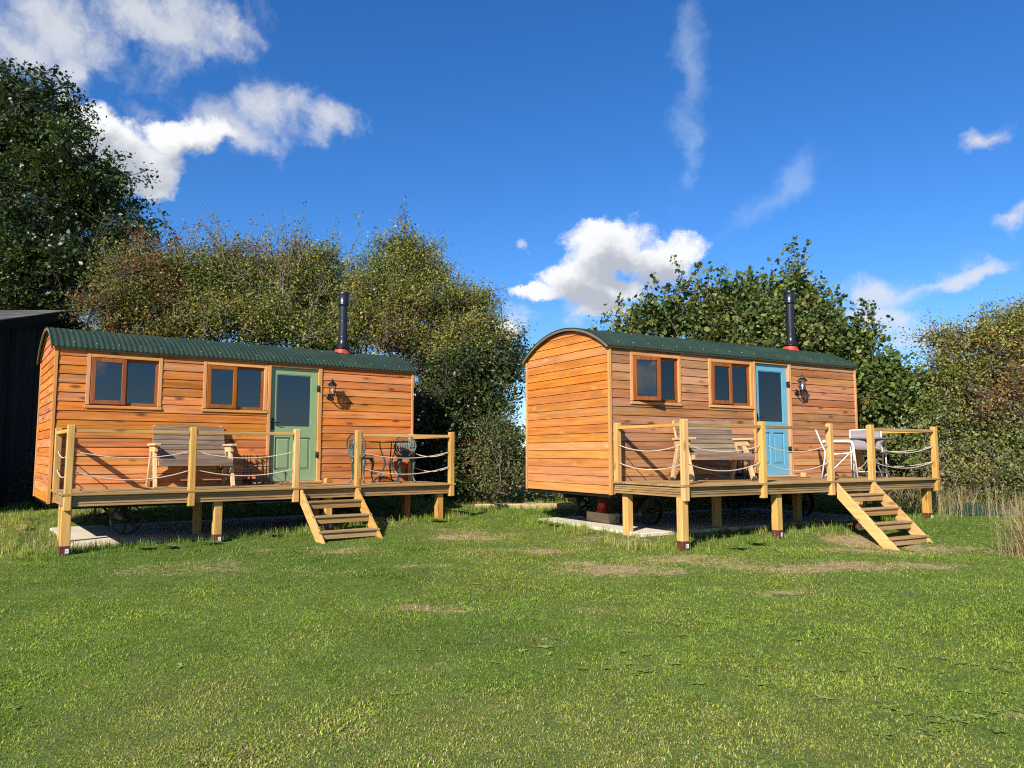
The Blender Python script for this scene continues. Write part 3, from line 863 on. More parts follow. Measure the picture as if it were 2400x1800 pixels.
# ------------------------------------------------------------------ decks
PX = [0.0, 1.522, 3.04, 4.066, L_]
def build_deck(h, label, rail_mat, legs_front, legs_back, sleeves, rng_seed):
    T = thing('timber_deck', label, 'deck', h['o'], h['yaw'])
    rr = random.Random(rng_seed)
    n, y = 11, -.065
    bw = (D_ - .045 - y) / n
    for k in range(n):
        a, b = y + k * bw + .0025, y + (k + 1) * bw - .0025
        prof = [(a, -.028), (a, -.003), (a + .003, 0)]
        g = (b - a - .012) / 9
        for j in range(9):
            q = a + .006 + j * g
            prof += [(q, 0), (q + g * .55, 0), (q + g * .62, -.004), (q + g * .93, -.004)]
        prof += [(b - .003, 0), (b, -.003), (b, -.028)]
        MB().prism(prof, -.062 + rr.uniform(-.004, .004), L_ + .062 + rr.uniform(-.004, .004), 'x').build('deck_board', M['deck_x'], T)
    # grooved fascia
    def fascia_profile(out):
        pr = [(.028, -.172), (0, -.172)]
        for j in range(4):
            z = -.168 + j * .033
            pr += [(0, z), (0, z + .020), (.010, z + .0215), (.010, z + .0320)]
        pr += [(0, -.032), (.028, -.032)]
        return pr
    MB().prism([(-.010 + a, z) for a, z in fascia_profile(1)], -.012, L_ + .012, 'x').build('fascia_board', M['deck_x'], T)
    MB().prism([(-.034 + a, z) for a, z in fascia_profile(1)], .019, D_ - .05, 'y').build('fascia_board', M['deck_y'], T)
    MB().prism([(L_ + .034 - a, z) for a, z in fascia_profile(1)], .019, D_ - .05, 'y').build('fascia_board', M['deck_y'], T)
    for yy in (.30, .62, .94, 1.26): MB().box(-.004, L_ + .004, yy - .022, yy + .022, -.165, -.030).build('joist', M['deck_x'], T)
    MB().box(.0, L_, D_ - .10, D_ - .055, -.165, -.0305).build('joist', M['deck_x'], T)
    # posts, with rounded tops
    def post(x, y, foot=-.225):
        s = .0455
        lean = rr.uniform(-.004, .004)
        mb = MB().box(x - s, x + s, y - s, y + s, foot, .895)
        for i, (a, b, c) in enumerate(mb.v):
            if c > .5: mb.v[i] = (a + lean, b + lean * .5, c)
        return mb.build('post', M['post_z'], T, bevel=.009)
    yb = D_ - .085
    for x in PX: post(x, -.012)
    post(.0, yb, -.03); post(L_, yb, -.03)
    s = .045
    for a, b in ((PX[0], PX[1]), (PX[1], PX[2]), (PX[3], PX[4])):
        MB().box(a + s, b - s, -.045, .025, .795, .842).build('handrail', rail_mat, T, bevel=.004)
    for x in (0.0, L_): MB().box(x - .034, x + .034, .034, yb - s, .795, .842).build('handrail', M['post_y'], T, bevel=.004)
    def rope(a, b, sag):
        a, b = Vector(a), Vector(b)
        path = [a.lerp(b, t) - Vector((0, 0, sag * 4 * t * (1 - t))) for t in [k / 18 for k in range(19)]]
        MB().tube(path, .0070, 8).build('rope', M['rope'], T)
    for z in (.555, .285):
        for a, b in ((PX[0], PX[1]), (PX[1], PX[2]), (PX[3], PX[4])):
            j = rr.uniform(-.012, .012)
            rope((a + .03, -.012, z + j), (b - .03, -.012, z + j + rr.uniform(-.01, .01)), .105 + rr.uniform(-.02, .02))
        for x in (0.0, L_): rope((x, .02, z), (x, yb - .03, z), .095)
    # legs into the ground
    def leg(x, y, sleeve, turn=0.0):
        p = to_world(h, x, y)
        g = float(ground_z(p.x, p.y)) - h['o'].z
        w = .058
        o = MB().box(x - w, x + w, y - w, y + w, g - .15, -.173 if abs(y) > .05 else -.174).build('leg', M['post_z'], T, bevel=.007)
        if sleeve:
            w2 = w + .004
            sv = MB().box(x - w2, x + w2, y - w2, y + w2, g - .12, g + .125).build('sleeve', M['sleeve'], o, bevel=.006)
            st = MB()
            st.box(x + .004, x + .044, y - w2 - .0022, y - w2 - .0006, g + .03, g + .085).build('sticker', M['sticker'], o)
            ink = MB()
            for k in range(3): ink.box(x + .012, x + .028 + .008 * (k % 2), y - w2 - .0034, y - w2 - .0024, g + .045 + k * .012, g + .050 + k * .012)
            ink.build('sticker_print', M['ink'], o)
    for x, y in legs_front: leg(x, y, x in sleeves)
    for x, y in legs_back: leg(x, y, False)
    return T
build_deck(HUT_A, 'raised timber deck with rope railings fronting the hut with the green door', M['post_x'], [(0.0, .05), (1.92, .10), (3.62, .12), (5.66, .10)], [(.10, 1.36), (1.95, 1.36), (3.9, 1.36), (5.7, 1.36)], (0.0, 1.92, 3.62), 1)
build_deck(HUT_B, 'raised timber deck with rope railings fronting the hut with the blue door', M['deck_x'], [(0.0, .05), (1.92, .10), (3.85, .12), (5.72, .10)], [(.10, 1.36), (1.95, 1.36), (3.9, 1.36), (5.7, 1.36)], (0.0, 1.92, 3.85, 5.72), 2)

def build_steps(h, label, fronts, foot, name='wooden_steps'):
    T = thing(name, label, 'steps', h['o'], h['yaw'], 'steps up to the decks')
    x0, x1 = 3.115, 4.035
    (yf, zf) = foot
    top = Vector((0, -.068, -.035)); bot = Vector((0, yf, zf))
    d = (bot - top).normalized()
    nrm = Vector((0, d.z, -d.y))                            # downwards, square to the slope
    if nrm.z > 0: nrm = -nrm
    wdt = .17
    for x in (x0, x1):
        a, b = x - .022, x + .022
        lo = top + nrm * wdt
        # plumb cut at the deck, level cut on the ground
        k = (top.y - lo.y) / d.y
        lo = lo + d * k
        e1 = bot + nrm * wdt
        k = (bot.z - .06 - e1.z) / d.z
        e1 = e1 + d * k
        poly = [(top.y, top.z), (lo.y, lo.z), (e1.y, e1.z), (bot.y + d.y * .08, bot.z - .06), ]
        MB().prism(poly, a, b, 'x').build('stringer', M['post_y'], T, bevel=.004)
    for k, (y, z) in enumerate(fronts):
        MB().box(x0 - .019, x1 + .03, y, y + .155, z, z + .03).build('tread', M['deck_x'], T, bevel=.004)
        MB().box(x0 + .023, x1 - .023, y + .022, y + .05, z - .085, z - .001).build('riser', M['deck_x'], T, bevel=.003)
    return T
build_steps(HUT_A, 'open flight of three timber treads up to the green door deck', [(-.30, -.235), (-.58, -.44), (-.86, -.64)], (-1.03, -.775))
build_steps(HUT_B, 'open flight of four timber treads up to the blue door deck', [(-.25, -.235), (-.49, -.44), (-.70, -.64), (-.93, -.84)], (-1.09, -1.0))

# ------------------------------------------------------------------ things on the decks
def on_deck(h, x, y, z=0.0):
    return to_world(h, x, y, z)

def build_bench(h, x, y, rz, label):
    """A-frame garden bench: local x along the seat, -y is the front"""
    T = thing('garden_bench', label, 'bench', on_deck(h, x, y, .001), h['yaw'] + rz)
    w = .56
    for sx in (-1, 1):
        X = sx * w
        MB().bar((X, -.07, .635), (X + sx * .01, -.29, .0), .05, .075, (0, 1, 0)).build('leg', M['pale_z'], T, bevel=.004)
        MB().bar((X, .07, .635), (X + sx * .01, .275, .0), .05, .075, (0, 1, 0)).build('leg', M['pale_z'], T, bevel=.004)
        MB().box(X - .055, X + .045, -.33, .20, .636, .672).build('armrest', M['pale_y'], T, bevel=.006)
        MB().box(X - .026, X + .026, -.20, .18, .545, .635).build('arm_apron', M['pale_y'], T, bevel=.004)
        MB().bar((X - sx * .052, -.32, .375), (X - sx * .052, .20, .335), .04, .085).build('seat_rail', M['pale_y'], T, bevel=.004)
        MB().bar((X - sx * .052, .11, .33), (X - sx * .052, .29, .955), .04, .065, (0, 1, 0)).build('back_stile', M['pale_z'], T, bevel=.004)
    a, b = Vector((0, .083, .43)), Vector((0, .245, .955))
    d = (b - a).normalized(); nrm = Vector((0, -d.z, d.y))
    for k in range(7):
        c = a + (b - a) * ((k + .5) / 7)
        MB().bar((-w + .02, *(c)[1:]), (w - .02, *(c)[1:]), .020, (b - a).length / 7 - .008, d).build('back_slat', M['grey_x'], T, bevel=.003)
    for k in range(5):
        yy = -.275 + k * .08
        MB().box(-w + .02, w - .02, yy - .034, yy + .034, .418 - k * .005, .438 - k * .005).build('seat_slat', M['grey_x'], T, bevel=.003)
    MB().box(-w + .015, w - .015, -.345, -.323, .325, .415).build('front_slat', M['grey_x'], T, bevel=.003)
    return T
build_bench(HUT_A, 1.80, 1.22, 0.0, 'weathered grey slatted bench square to the wall on the green door deck')
build_bench(HUT_B, 1.58, 1.06, R(-9), 'weathered grey slatted bench standing askew on the blue door deck')

def build_basket(h, x, y, rz, label):
    T = thing('log_basket', label, 'log basket', on_deck(h, x, y, .001), h['yaw'] + rz)
    a, b, H = .17, .13, .46
    tray = MB().box(-a, a, -b, b, .05, .062).box(-a - .006, a + .006, -b - .006, -b, .045, .095).box(-a - .006, a + .006, b, b + .006, .045, .095)
    tray.box(-a - .006, -a, -b, b, .045, .095).box(a, a + .006, -b, b, .045, .095)
    tray.build('tray', M['black'], T)
    for sx in (-1, 1):
        for sy in (-1, 1): MB().box(sx * (a - .01) - .012, sx * (a - .01) + .012, sy * (b - .01) - .012, sy * (b - .01) + .012, 0, .05).build('foot', M['black'], T)
    pts = [(-a + 2 * a * k / 3, s * b) for k in range(4) for s in (-1, 1)] + [(s * a, 0) for s in (-1, 1)]
    for px, py in pts:
        MB().tube([(px, py, .06), (px, py, H)], .0065, 6).ball((px, py, H + .016), .018, 7).build('rod', M['black'], T)
    for zz in (.30, .44):
        MB().tube([(-a, -b, zz), (a, -b, zz), (a, b, zz), (-a, b, zz)], .006, 6, closed=True).build('hoop', M['black'], T)
build_basket(HUT_A, 2.87, 1.34, R(6), 'black iron log basket with ball finials beside the green door')
build_basket(HUT_B, 2.62, 1.34, R(-4), 'black iron log basket with ball finials beside the blue door')

def build_mat(h, label):
    T = MB()
    n = 40
    rr = random.Random(2)
    edge = [(-.36 + .72 * k / n, -.2 - rr.uniform(0, .008)) for k in range(n + 1)] + [(.36 - .72 * k / n, .2 + rr.uniform(0, .008)) for k in range(n + 1)]
    T.prism(edge, .0015, .02, 'z')
    o = T.build('door_mat', M['mat'], bevel=.003)
    o.location = on_deck(h, 3.52, 1.24); o.rotation_euler = (0, 0, h['yaw'])
    tag(o, label, 'door mat')
build_mat(HUT_A, 'brown coir doormat in front of the sage green door')
build_mat(HUT_B, 'brown coir doormat in front of the sky blue door')
def build_block(h, label):
    o = MB().prism([(-.06, .001), (.06, .001), (.06, .055), (-.045, .085), (-.06, .07)], -.05, .05, 'y').build('wooden_block', M['post_x'], bevel=.005)
    o.location = on_deck(h, 4.13, 1.36); o.rotation_euler = (0, 0, h['yaw'] + .2)
    tag(o, label, 'wood block')
build_block(HUT_A, 'small offcut of timber on the deck right by the green door frame')
build_block(HUT_B, 'small offcut of timber on the deck right by the blue door frame')

def build_iron_chair(h, x, y, rz, label):
    """cast chair, front is +x locally"""
    T = thing('cast_iron_chair', label, 'chair', on_deck(h, x, y, .001), h['yaw'] + rz, 'verdigris chairs')
    m = M['verdigris']
    MB().lathe([(.02, .418), (.15, .415), (.185, .420), (.198, .432), (.200, .444), (.19, .450), (.17, .447), (.02, .440)], (0, 0, 0), 28).build('seat', m, T)
    for a in (R(45), R(135), R(225), R(315)):
        d = Vector((math.cos(a), math.sin(a), 0))
        prof = [(.13, .425, .026), (.165, .40, .032), (.185, .35, .030), (.18, .28, .022), (.165, .20, .016), (.165, .12, .013), (.185, .05, .014), (.215, .012, .018), (.232, .014, .012)]
        MB().tube([d * r + Vector((0, 0, z)) for r, z, q in prof], [q for r, z, q in prof], 8).build('leg', m, T)
    # back: oval frame, ring of loops, palm splat; lies on a leaning, gently curved sheet
    def pt(s, z):
        lean = -.155 - (z - .44) * .20 + .25 * s * s
        return (lean, s, z)
    def oval(w, hh, zc, n=36, lo=0.0):
        return [pt(w * math.cos(2 * math.pi * k / n) * (1 - .16 * max(0, -math.sin(2 * math.pi * k / n))), zc + hh * math.sin(2 * math.pi * k / n)) for k in range(n)]
    MB().tube(oval(.205, .205, .655), .0115, 7, closed=True).build('back_frame', m, T)
    MB().tube(oval(.135, .150, .625), .012, 7, closed=True).build('inner_hoop', m, T)
    lp = MB()
    for k in range(17):
        a = math.radians(-20 + 220 * k / 16)
        s, z = .172 * math.cos(a), .648 + .178 * math.sin(a)
        lp.tube([pt(s + .0245 * math.cos(b), z + .027 * math.sin(b)) for b in [2 * math.pi * j / 10 for j in range(10)]], .0052, 5, closed=True)
    lp.build('loop_border', m, T)
    sp = MB()
    for k in range(7):
        q = (k - 3) / 3
        path = [pt(.018 * q, .44), pt(.03 * q + .045 * q, .52), pt(.085 * q, .62), pt(.105 * q, .70), pt(.112 * q, .755 - .03 * abs(q))]
        sp.tube(path, [.022, .015, .012, .016, .009], 6)
    for sgn in (-1, 1):
        sp.tube([pt(sgn * .19, .53), pt(sgn * .155, .48), pt(sgn * .10, .455), pt(0, .45)], [.012, .022, .026, .026], 6)
        sp.tube([pt(sgn * .12, .56), pt(sgn * .155, .575), pt(sgn * .19, .60)], .009, 6)
    sp.build('splat', m, T)
build_iron_chair(HUT_A, 4.62, 1.00, R(28), 'green cast iron chair turned away, nearer the green door')
build_iron_chair(HUT_A, 5.50, 1.02, R(-112), 'green cast iron chair with its ornate back to the deck end')

def build_bistro(h, x, y, label):
    T = thing('bistro_table', label, 'table', on_deck(h, x, y, .001), h['yaw'] + .3)
    m = M['bistro']
    MB().lathe([(.02, .725), (.33, .722), (.345, .715), (.350, .722), (.350, .738), (.34, .742), (.02, .744)], (0, 0, 0), 36).build('table_top', m, T)
    for k in range(3):
        a = 2 * math.pi * k / 3 + .55
        d = Vector((math.cos(a), math.sin(a), 0))
        prof = [(.17, .722, .010), (.165, .64, .010), (.13, .52, .012), (.075, .40, .014), (.07, .33, .02), (.10, .24, .014), (.16, .13, .012), (.25, .045, .013), (.30, .014, .016), (.315, .022, .010)]
        MB().tube([d * r + Vector((0, 0, z)) for r, z, q in prof], [q for r, z, q in prof], 8).build('leg', m, T)
    MB().tube([(.075 * math.cos(t), .075 * math.sin(t), .335) for t in [2 * math.pi * j / 20 for j in range(20)]], .011, 7, closed=True).build('ring', m, T)
build_bistro(HUT_A, 5.10, .93, 'round dark green iron bistro table between the cast chairs')

def build_fold_chair(h, x, y, rz, label):
    """white tubular armchair with textile seat and back, front is +x"""
    T = thing('folding_chair', label, 'chair', on_deck(h, x, y, .001), h['yaw'] + rz, 'white folding chairs')
    m = M['white']; w = .265; r = .0125
    for s in (-1, 1):
        Y = s * w
        MB().tube([(-.33, Y, .86), (-.24, Y, .60), (-.185, Y, .47), (-.19, Y, .36), (-.25, Y, .0)], r, 8).build('rear_frame', m, T)
        MB().tube([(-.25, Y, .615), (-.1, Y, .63), (.20, Y, .632), (.25, Y, .622), (.265, Y, .58), (.315, Y, .0)], r, 8).build('front_leg', m, T)
        MB().box(-.22, .23, Y - .021, Y + .021, .642, .658).build('arm_pad', m, T, bevel=.005)
        MB().tube([(-.19, Y * .93, .40), (.0, Y * .93, .415), (.24, Y * .93, .435)], r * .95, 8).build('seat_rail', m, T)
        MB().tube([(.20, Y * .9, .43), (.02, Y * .9, .24), (-.2, Y * .9, .03)], r * .8, 8).build('brace', m, T)
    MB().tube([(-.33, -w, .86), (-.335, 0, .865), (-.33, w, .86)], r, 8).build('top_rail', m, T)
    MB().tube([(.305, -w, .10), (.305, w, .10)], r * .85, 8).build('stretcher', m, T)
    MB().tube([(-.235, -w, .08), (-.235, w, .08)], r * .85, 8).build('stretcher', m, T)
    def sheet(pts):
        n = 10
        mb = MB(); vs = []
        for (px, pz) in pts:
            for k in range(n + 1):
                q = -1 + 2 * k / n
                vs.append((px, q * (w - .012), pz - .012 * (1 - q * q)))
        fs = [(i * (n + 1) + k, i * (n + 1) + k + 1, (i + 1) * (n + 1) + k + 1, (i + 1) * (n + 1) + k) for i in range(len(pts) - 1) for k in range(n)]
        mb.add(vs, fs, True)
        o = mb.build('textile', M['textile'], T)
        so = o.modifiers.new('thickness', 'SOLIDIFY'); so.thickness = .004
        return o
    o = sheet([(-.330, .855), (-.285, .73), (-.238, .60), (-.20, .505)]); o.name = 'back_sling'
    o = sheet([(-.19, .405), (-.05, .412), (.10, .425), (.24, .438)]); o.name = 'seat_sling'
build_fold_chair(HUT_B, 4.28, .80, R(-52), 'white framed garden armchair seen side on, nearer the blue door')
build_fold_chair(HUT_B, 5.32, .92, R(-140), 'white framed garden armchair facing out behind the grey round table')

def build_round_table(h, x, y, label):
    T = thing('patio_table', label, 'table', on_deck(h, x, y, .001), h['yaw'])
    MB().lathe([(.02, .672), (.33, .670), (.345, .668), (.350, .680), (.348, .698), (.335, .703), (.02, .703)], (0, 0, 0), 40).build('table_top', M['tabletop'], T)
    for k in range(4):
        a = math.pi / 4 + k * math.pi / 2 + .25
        d = Vector((math.cos(a), math.sin(a), 0)); q = Vector((-d.y, d.x, 0)) * .02
        prof = [(.22, .668), (.12, .655), (.075, .60), (.06, .46), (.07, .34), (.14, .24), (.25, .13), (.30, .06), (.31, .0)]
        MB().tube([d * r + q + Vector((0, 0, z)) for r, z in prof], .012, 8).build('leg', M['tabletop'], T)
    MB().tube([(.075 * math.cos(t), .075 * math.sin(t), .40) for t in [2 * math.pi * j / 20 for j in range(20)]], .009, 7, closed=True).build('ring', M['tabletop'], T)
build_round_table(HUT_B, 4.97, .60, 'round dark grey patio table between the white armchairs')

def build_lantern(h, label):
    T = thing('wall_lantern', label, 'lantern', on_deck(h, 4.19, D_ - .028, 1.48), h['yaw'], 'coach lanterns on the hut walls')
    k = M['black']
    MB().lathe([(.045, -.018), (.055, -.010), (.058, 0.0), (.02, .0)], (0, 0, .06), 16, axis='y').build('wall_plate', k, T)
    c = Vector((.0, -.135, .06))
    MB().tube([(0, -.01, .05), (0, -.05, .015), (0, -.10, .015), (0, -.13, .045), (0, -.135, .085)], [.014, .013, .012, .013, .016], 8).build('arm', k, T)
    MB().lathe([(.012, .07), (.038, .085), (.048, .098), (.044, .106), (.02, .108)], (c.x, c.y, 0), 6, smooth=False).build('base', k, T)
    for i in range(6):
        a = math.pi / 3 * i
        MB().tube([(c.x + .046 * math.cos(a), c.y + .046 * math.sin(a), .10), (c.x + .068 * math.cos(a), c.y + .068 * math.sin(a), .262)], .0045, 5).build('cage_bar', k, T)
    g = MB()
    for i in range(6):
        a, b = math.pi / 3 * i, math.pi / 3 * (i + 1)
        g.add([(c.x + .043 * math.cos(a), c.y + .043 * math.sin(a), .108), (c.x + .043 * math.cos(b), c.y + .043 * math.sin(b), .108), (c.x + .064 * math.cos(b), c.y + .064 * math.sin(b), .258), (c.x + .064 * math.cos(a), c.y + .064 * math.sin(a), .258)], [(0, 1, 2, 3)])
    g.build('lantern_glass', M['lampglass'], T)
    MB().lathe([(.060, .255), (.092, .262), (.090, .272), (.052, .312), (.030, .325), (.026, .338), (.012, .345), (.012, .352), (.016, .360), (.006, .378)], (c.x, c.y, 0), 6, smooth=False).build('cap', k, T)
    MB().lathe([(.010, .108), (.012, .14), (.020, .16), (.022, .18), (.014, .20), (.003, .208)], (c.x, c.y, 0), 12).build('bulb', M['white'], T)
build_lantern(HUT_A, 'black coach lantern on the wall beside the green door')
build_lantern(HUT_B, 'black coach lantern on the wall beside the blue door')

# ------------------------------------------------------------------ things kept under and behind the huts
def build_bucket(name, label, mat, h, x, y, z, r=.14, hh=.24, rz=0, lift=0.0):
    if z is None:
        p = to_world(h, x, y); z = float(ground_z(p.x, p.y)) - h['o'].z + lift
    T = thing(name, label, name.split('_')[-1], to_world(h, x, y, z), rz)
    MB().lathe([(r * .78, 0), (r * .80, .004), (r, hh), (r + .012, hh + .002), (r + .012, hh + .014), (r - .006, hh + .014), (r * .77, .012)], (0, 0, 0), 24).build('bucket', mat, T)
    MB().tube([(r * math.cos(t), .03, hh + r * .9 * math.sin(t)) for t in [math.pi * k / 14 for k in range(15)]], .004, 6).build('handle', M['black'], T)
build_bucket('yellow_bucket', 'yellow plastic bucket standing on the ground behind the left hut', M['yellow'], HUT_A, 3.25, 4.75, None)
build_bucket('red_bucket', 'red plastic bucket on a white board behind the left hut', M['redpaint'], HUT_A, 3.85, 4.80, None, lift=.032)
o = MB().box(-.75, .75, -.13, .13, 0, .03).build('white_board', M['white'], bevel=.003)
p = to_world(HUT_A, 4.3, 4.80); o.location = (p.x, p.y, float(ground_z(p.x, p.y)) + .002); o.rotation_euler = (0, 0, HUT_A['yaw'] + .03)
tag(o, 'white painted board lying on the ground behind the left hut', 'board')
def build_jack(h, x, y, label):
    T = thing('axle_stand', label, 'axle stand', to_world(h, x, y, SLAB_Z + .172), h['yaw'] + .5)
    top = ZB - .05 - SLAB_Z - .172
    MB().lathe([(.115, 0), (.118, .014), (.100, .03), (.085, .09), (.075, .15), (.082, .165), (.03, .17)], (0, 0, 0), 20).build('body', M['redpaint'], T)
    MB().lathe([(.02, .165), (.02, top - .035)], (0, 0, 0), 12).build('screw', M['black'], T)
    MB().lathe([(.02, top - .04), (.055, top - .028), (.058, top - .004), (.05, top - .002)], (0, 0, 0), 16).build('head', M['redpaint'], T)
    p = MB().box(-.35, .35, -.11, .11, 0, .17).build('timber_pad', M['soil_wood'], bevel=.004)
    p.location = to_world(h, x, y, SLAB_Z + .001); p.rotation_euler = (0, 0, h['yaw'] + 1.5)
    tag(p, 'thick timber baulk laid on the slab under the red axle stand', 'timber')
build_jack(HUT_B, .70, 2.80, 'red axle stand propping the corner of the right hut')
def build_sleeper():
    o = MB().box(-1.3, 1.3, -.1, .1, -.06, .09).build('timber_sleeper', M['soil_wood'], bevel=.01)
    x, y = .55, 15.25
    o.location = (x, y, float(ground_z(x, y))); o.rotation_euler = (0, R(-1), R(-8))
    tag(o, 'old timber sleeper edging the earth path between the huts', 'sleeper')
build_sleeper()

# ------------------------------------------------------------------ barn behind the left hut
def build_barn():
    gx, ya = -10.35, 17.0                                   # gable plane and ridge line
    hw, pit, ridge, length = 4.6, math.tan(R(15.4)), 4.72, 9.0
    g = .25
    T = thing('barn', 'black boarded barn with a shallow grey roof behind the left hut', 'barn', (gx, ya, 0))
    eav = ridge - hw * pit
    core = [(-hw, g), (hw, g), (hw, eav), (0, ridge), (-hw, eav)]
    wall = MB().prism(core, -length, -.03, 'x').build('wall', M['barn'], T)
    rr = random.Random(9)
    y = -hw
    while y < hw - .02:
        w = min(.165 + rr.uniform(-.01, .01), hw - y)
        a, b = y + .004, y + w - .004
        proud = .004 + rr.uniform(0, .012)
        poly = [(a, g - .1 if rr.random() < .8 else g), (b, g - .1), (b, ridge - abs(b) * pit - .06), (a, ridge - abs(a) * pit - .06)]
        if a * b < 0: poly = [(a, g - .1), (b, g - .1), (b, ridge - abs(b) * pit - .06), (0, ridge - .06), (a, ridge - abs(a) * pit - .06)]
        MB().prism(poly, -.03, proud, 'x').build('board', M['barn'], wall)
        y += w
    for k in range(60):                                     # long side towards the lawn
        x0 = -length + k * .15
        MB().box(x0 + .004, x0 + .146, -hw - .022 - .008 * (k % 3), -hw, g - .1, eav - .05).build('board', M['barn'], wall)
    for s in (-1, 1):
        e = hw + .28
        poly = [(0, ridge + .02), (s * e, ridge + .02 - e * pit), (s * e, ridge + .045 - e * pit), (0, ridge + .045)]
        MB().prism(poly, -length - .2, .22, 'x').build('roof', M['barn_roof'], T)
        poly = [(s * .001, ridge - .17), (s * e, ridge - .17 - e * pit), (s * e, ridge + .015 - e * pit), (s * .001, ridge + .015)]
        MB().prism(poly, .185, .218, 'x').build('barge_board', M['barn'], T)
build_barn()

def build_tarp():
    n = 22
    xs = np.linspace(-1, 1, n); X, Y = np.meshgrid(xs * .5, xs * .36)
    Z = .2 * np.clip(1 - (np.abs(X) / .5) ** 4, 0, 1) * np.clip(1 - (np.abs(Y) / .36) ** 4, 0, 1) * (.8 + .4 * fbm(X * 4 + 9, Y * 4, 0, 71)) + .012
    i = np.arange(n * n).reshape(n, n)
    F = np.stack([i[:-1, :-1], i[:-1, 1:], i[1:, 1:], i[1:, :-1]], -1).reshape(-1, 4)
    o = np_mesh('tarpaulin', np.stack([X, Y, Z], -1).reshape(-1, 3), F, M['tarp'], smooth=True)
    o.location = (8.75, 14.3, float(ground_z(8.75, 14.3)) - .005); o.rotation_euler = (0, 0, .2)
    tag(o, 'low dark green tarpaulin heap at the foot of the hedge', 'tarpaulin')
build_tarp()

# ------------------------------------------------------------------ trees and hedge
def leaf_cloud(centres, spread, per, size, palette, weights, up=.35, shape='rhomb', jit=.13, droop=0.0, tone=None):
    """leaves scattered round cluster centres -> verts, faces, colours (all leaf vertices unshared)"""
    n = len(centres) * per
    c = np.repeat(centres, per, 0)
    pos = c + rng.normal(0, 1, (n, 3)) * spread * np.array([1, 1, .8])
    nrm = rng.normal(0, 1, (n, 3)); nrm[:, 2] += up * 2
    nrm /= np.linalg.norm(nrm, axis=1, keepdims=True)
    a = rng.normal(0, 1, (n, 3)); a[:, 2] -= droop
    t = a - nrm * (a * nrm).sum(1, keepdims=True); t /= np.linalg.norm(t, axis=1, keepdims=True)
    b = np.cross(nrm, t)
    s = size * (.5 + 1.0 * rng.random((n, 1)) ** 1.4) * np.repeat(rng.uniform(.8, 1.25, (len(centres), 1)), per, 0)
    if shape == 'rhomb':
        V = np.stack([pos - t * s * .5, pos + b * s * .30 + nrm * s * .08, pos + t * s * .55, pos - b * s * .30 + nrm * s * .08], 1)
        F = (np.arange(n)[:, None] * 4 + np.arange(4)[None])
        k = 4
    else:                                                   # rounder leaf
        V = np.stack([pos - t * s * .48, pos - t * s * .15 + b * s * .42 + nrm * s * .06, pos + t * s * .28 + b * s * .30 + nrm * s * .05, pos + t * s * .58,
                      pos + t * s * .28 - b * s * .30 + nrm * s * .05, pos - t * s * .15 - b * s * .42 + nrm * s * .06], 1)
        F = (np.arange(n)[:, None] * 6 + np.arange(6)[None])
        k = 6
    pal = np.array(palette); w = np.array(weights, float); w /= w.sum()
    u = fbm(centres[:, 0] / .9, centres[:, 1] / .9, centres[:, 2] / .9, 77, 2)      # neighbours on a branch turn colour together
    u = np.clip((u - .5) * 1.5 + .5 + rng.normal(0, .14, len(centres)), 0, .9999)
    ci = np.searchsorted(np.cumsum(w), u)
    li = np.where(rng.random(n) < .84, np.repeat(ci, per), rng.choice(len(pal), n, p=w))
    colr = pal[li] * np.repeat(rng.uniform(.72, 1.25, (len(centres), 1)), per, 0) * rng.uniform(1 - jit, 1 + jit, (n, 1)) * rng.uniform(.92, 1.08, (n, 3))
    return V.reshape(-1, 3), F, np.repeat(np.clip(colr, 0, 1), k, 0)

def limb_mesh(segs, sides=5):
    """segs: list of (p0, p1, r0, r1)"""
    p0 = np.array([s[0] for s in segs], float); p1 = np.array([s[1] for s in segs], float)
    r0 = np.array([s[2] for s in segs]); r1 = np.array([s[3] for s in segs])
    t = p1 - p0; t /= np.maximum(np.linalg.norm(t, axis=1, keepdims=True), 1e-6)
    a = np.where(np.abs(t[:, 2:3]) < .9, [[0, 0, 1.]], [[1., 0, 0]])
    u = np.cross(t, a); u /= np.linalg.norm(u, axis=1, keepdims=True); w = np.cross(t, u)
    ang = 2 * np.pi * np.arange(sides) / sides
    ring = u[:, None] * np.cos(ang)[None, :, None] + w[:, None] * np.sin(ang)[None, :, None]
    V = np.concatenate([p0[:, None] + ring * r0[:, None, None], p1[:, None] + ring * r1[:, None, None]], 1)
    k = np.arange(sides); F1 = np.stack([k, (k + 1) % sides, (k + 1) % sides + sides, k + sides], -1)
    F = (np.arange(len(segs))[:, None, None] * 2 * sides + F1[None]).reshape(-1, 4)
    return V.reshape(-1, 3), F

def wiggly(p, q, r0, r1, n=5, amp=.12):
    p, q = np.array(p, float), np.array(q, float)
    L = np.linalg.norm(q - p)
    pts = [p + (q - p) * k / n + (rng.normal(0, amp * L / n, 3) if 0 < k < n else 0) for k in range(n + 1)]
    return [(pts[k], pts[k + 1], r0 + (r1 - r0) * k / n, r0 + (r1 - r0) * (k + 1) / n) for k in range(n)], pts

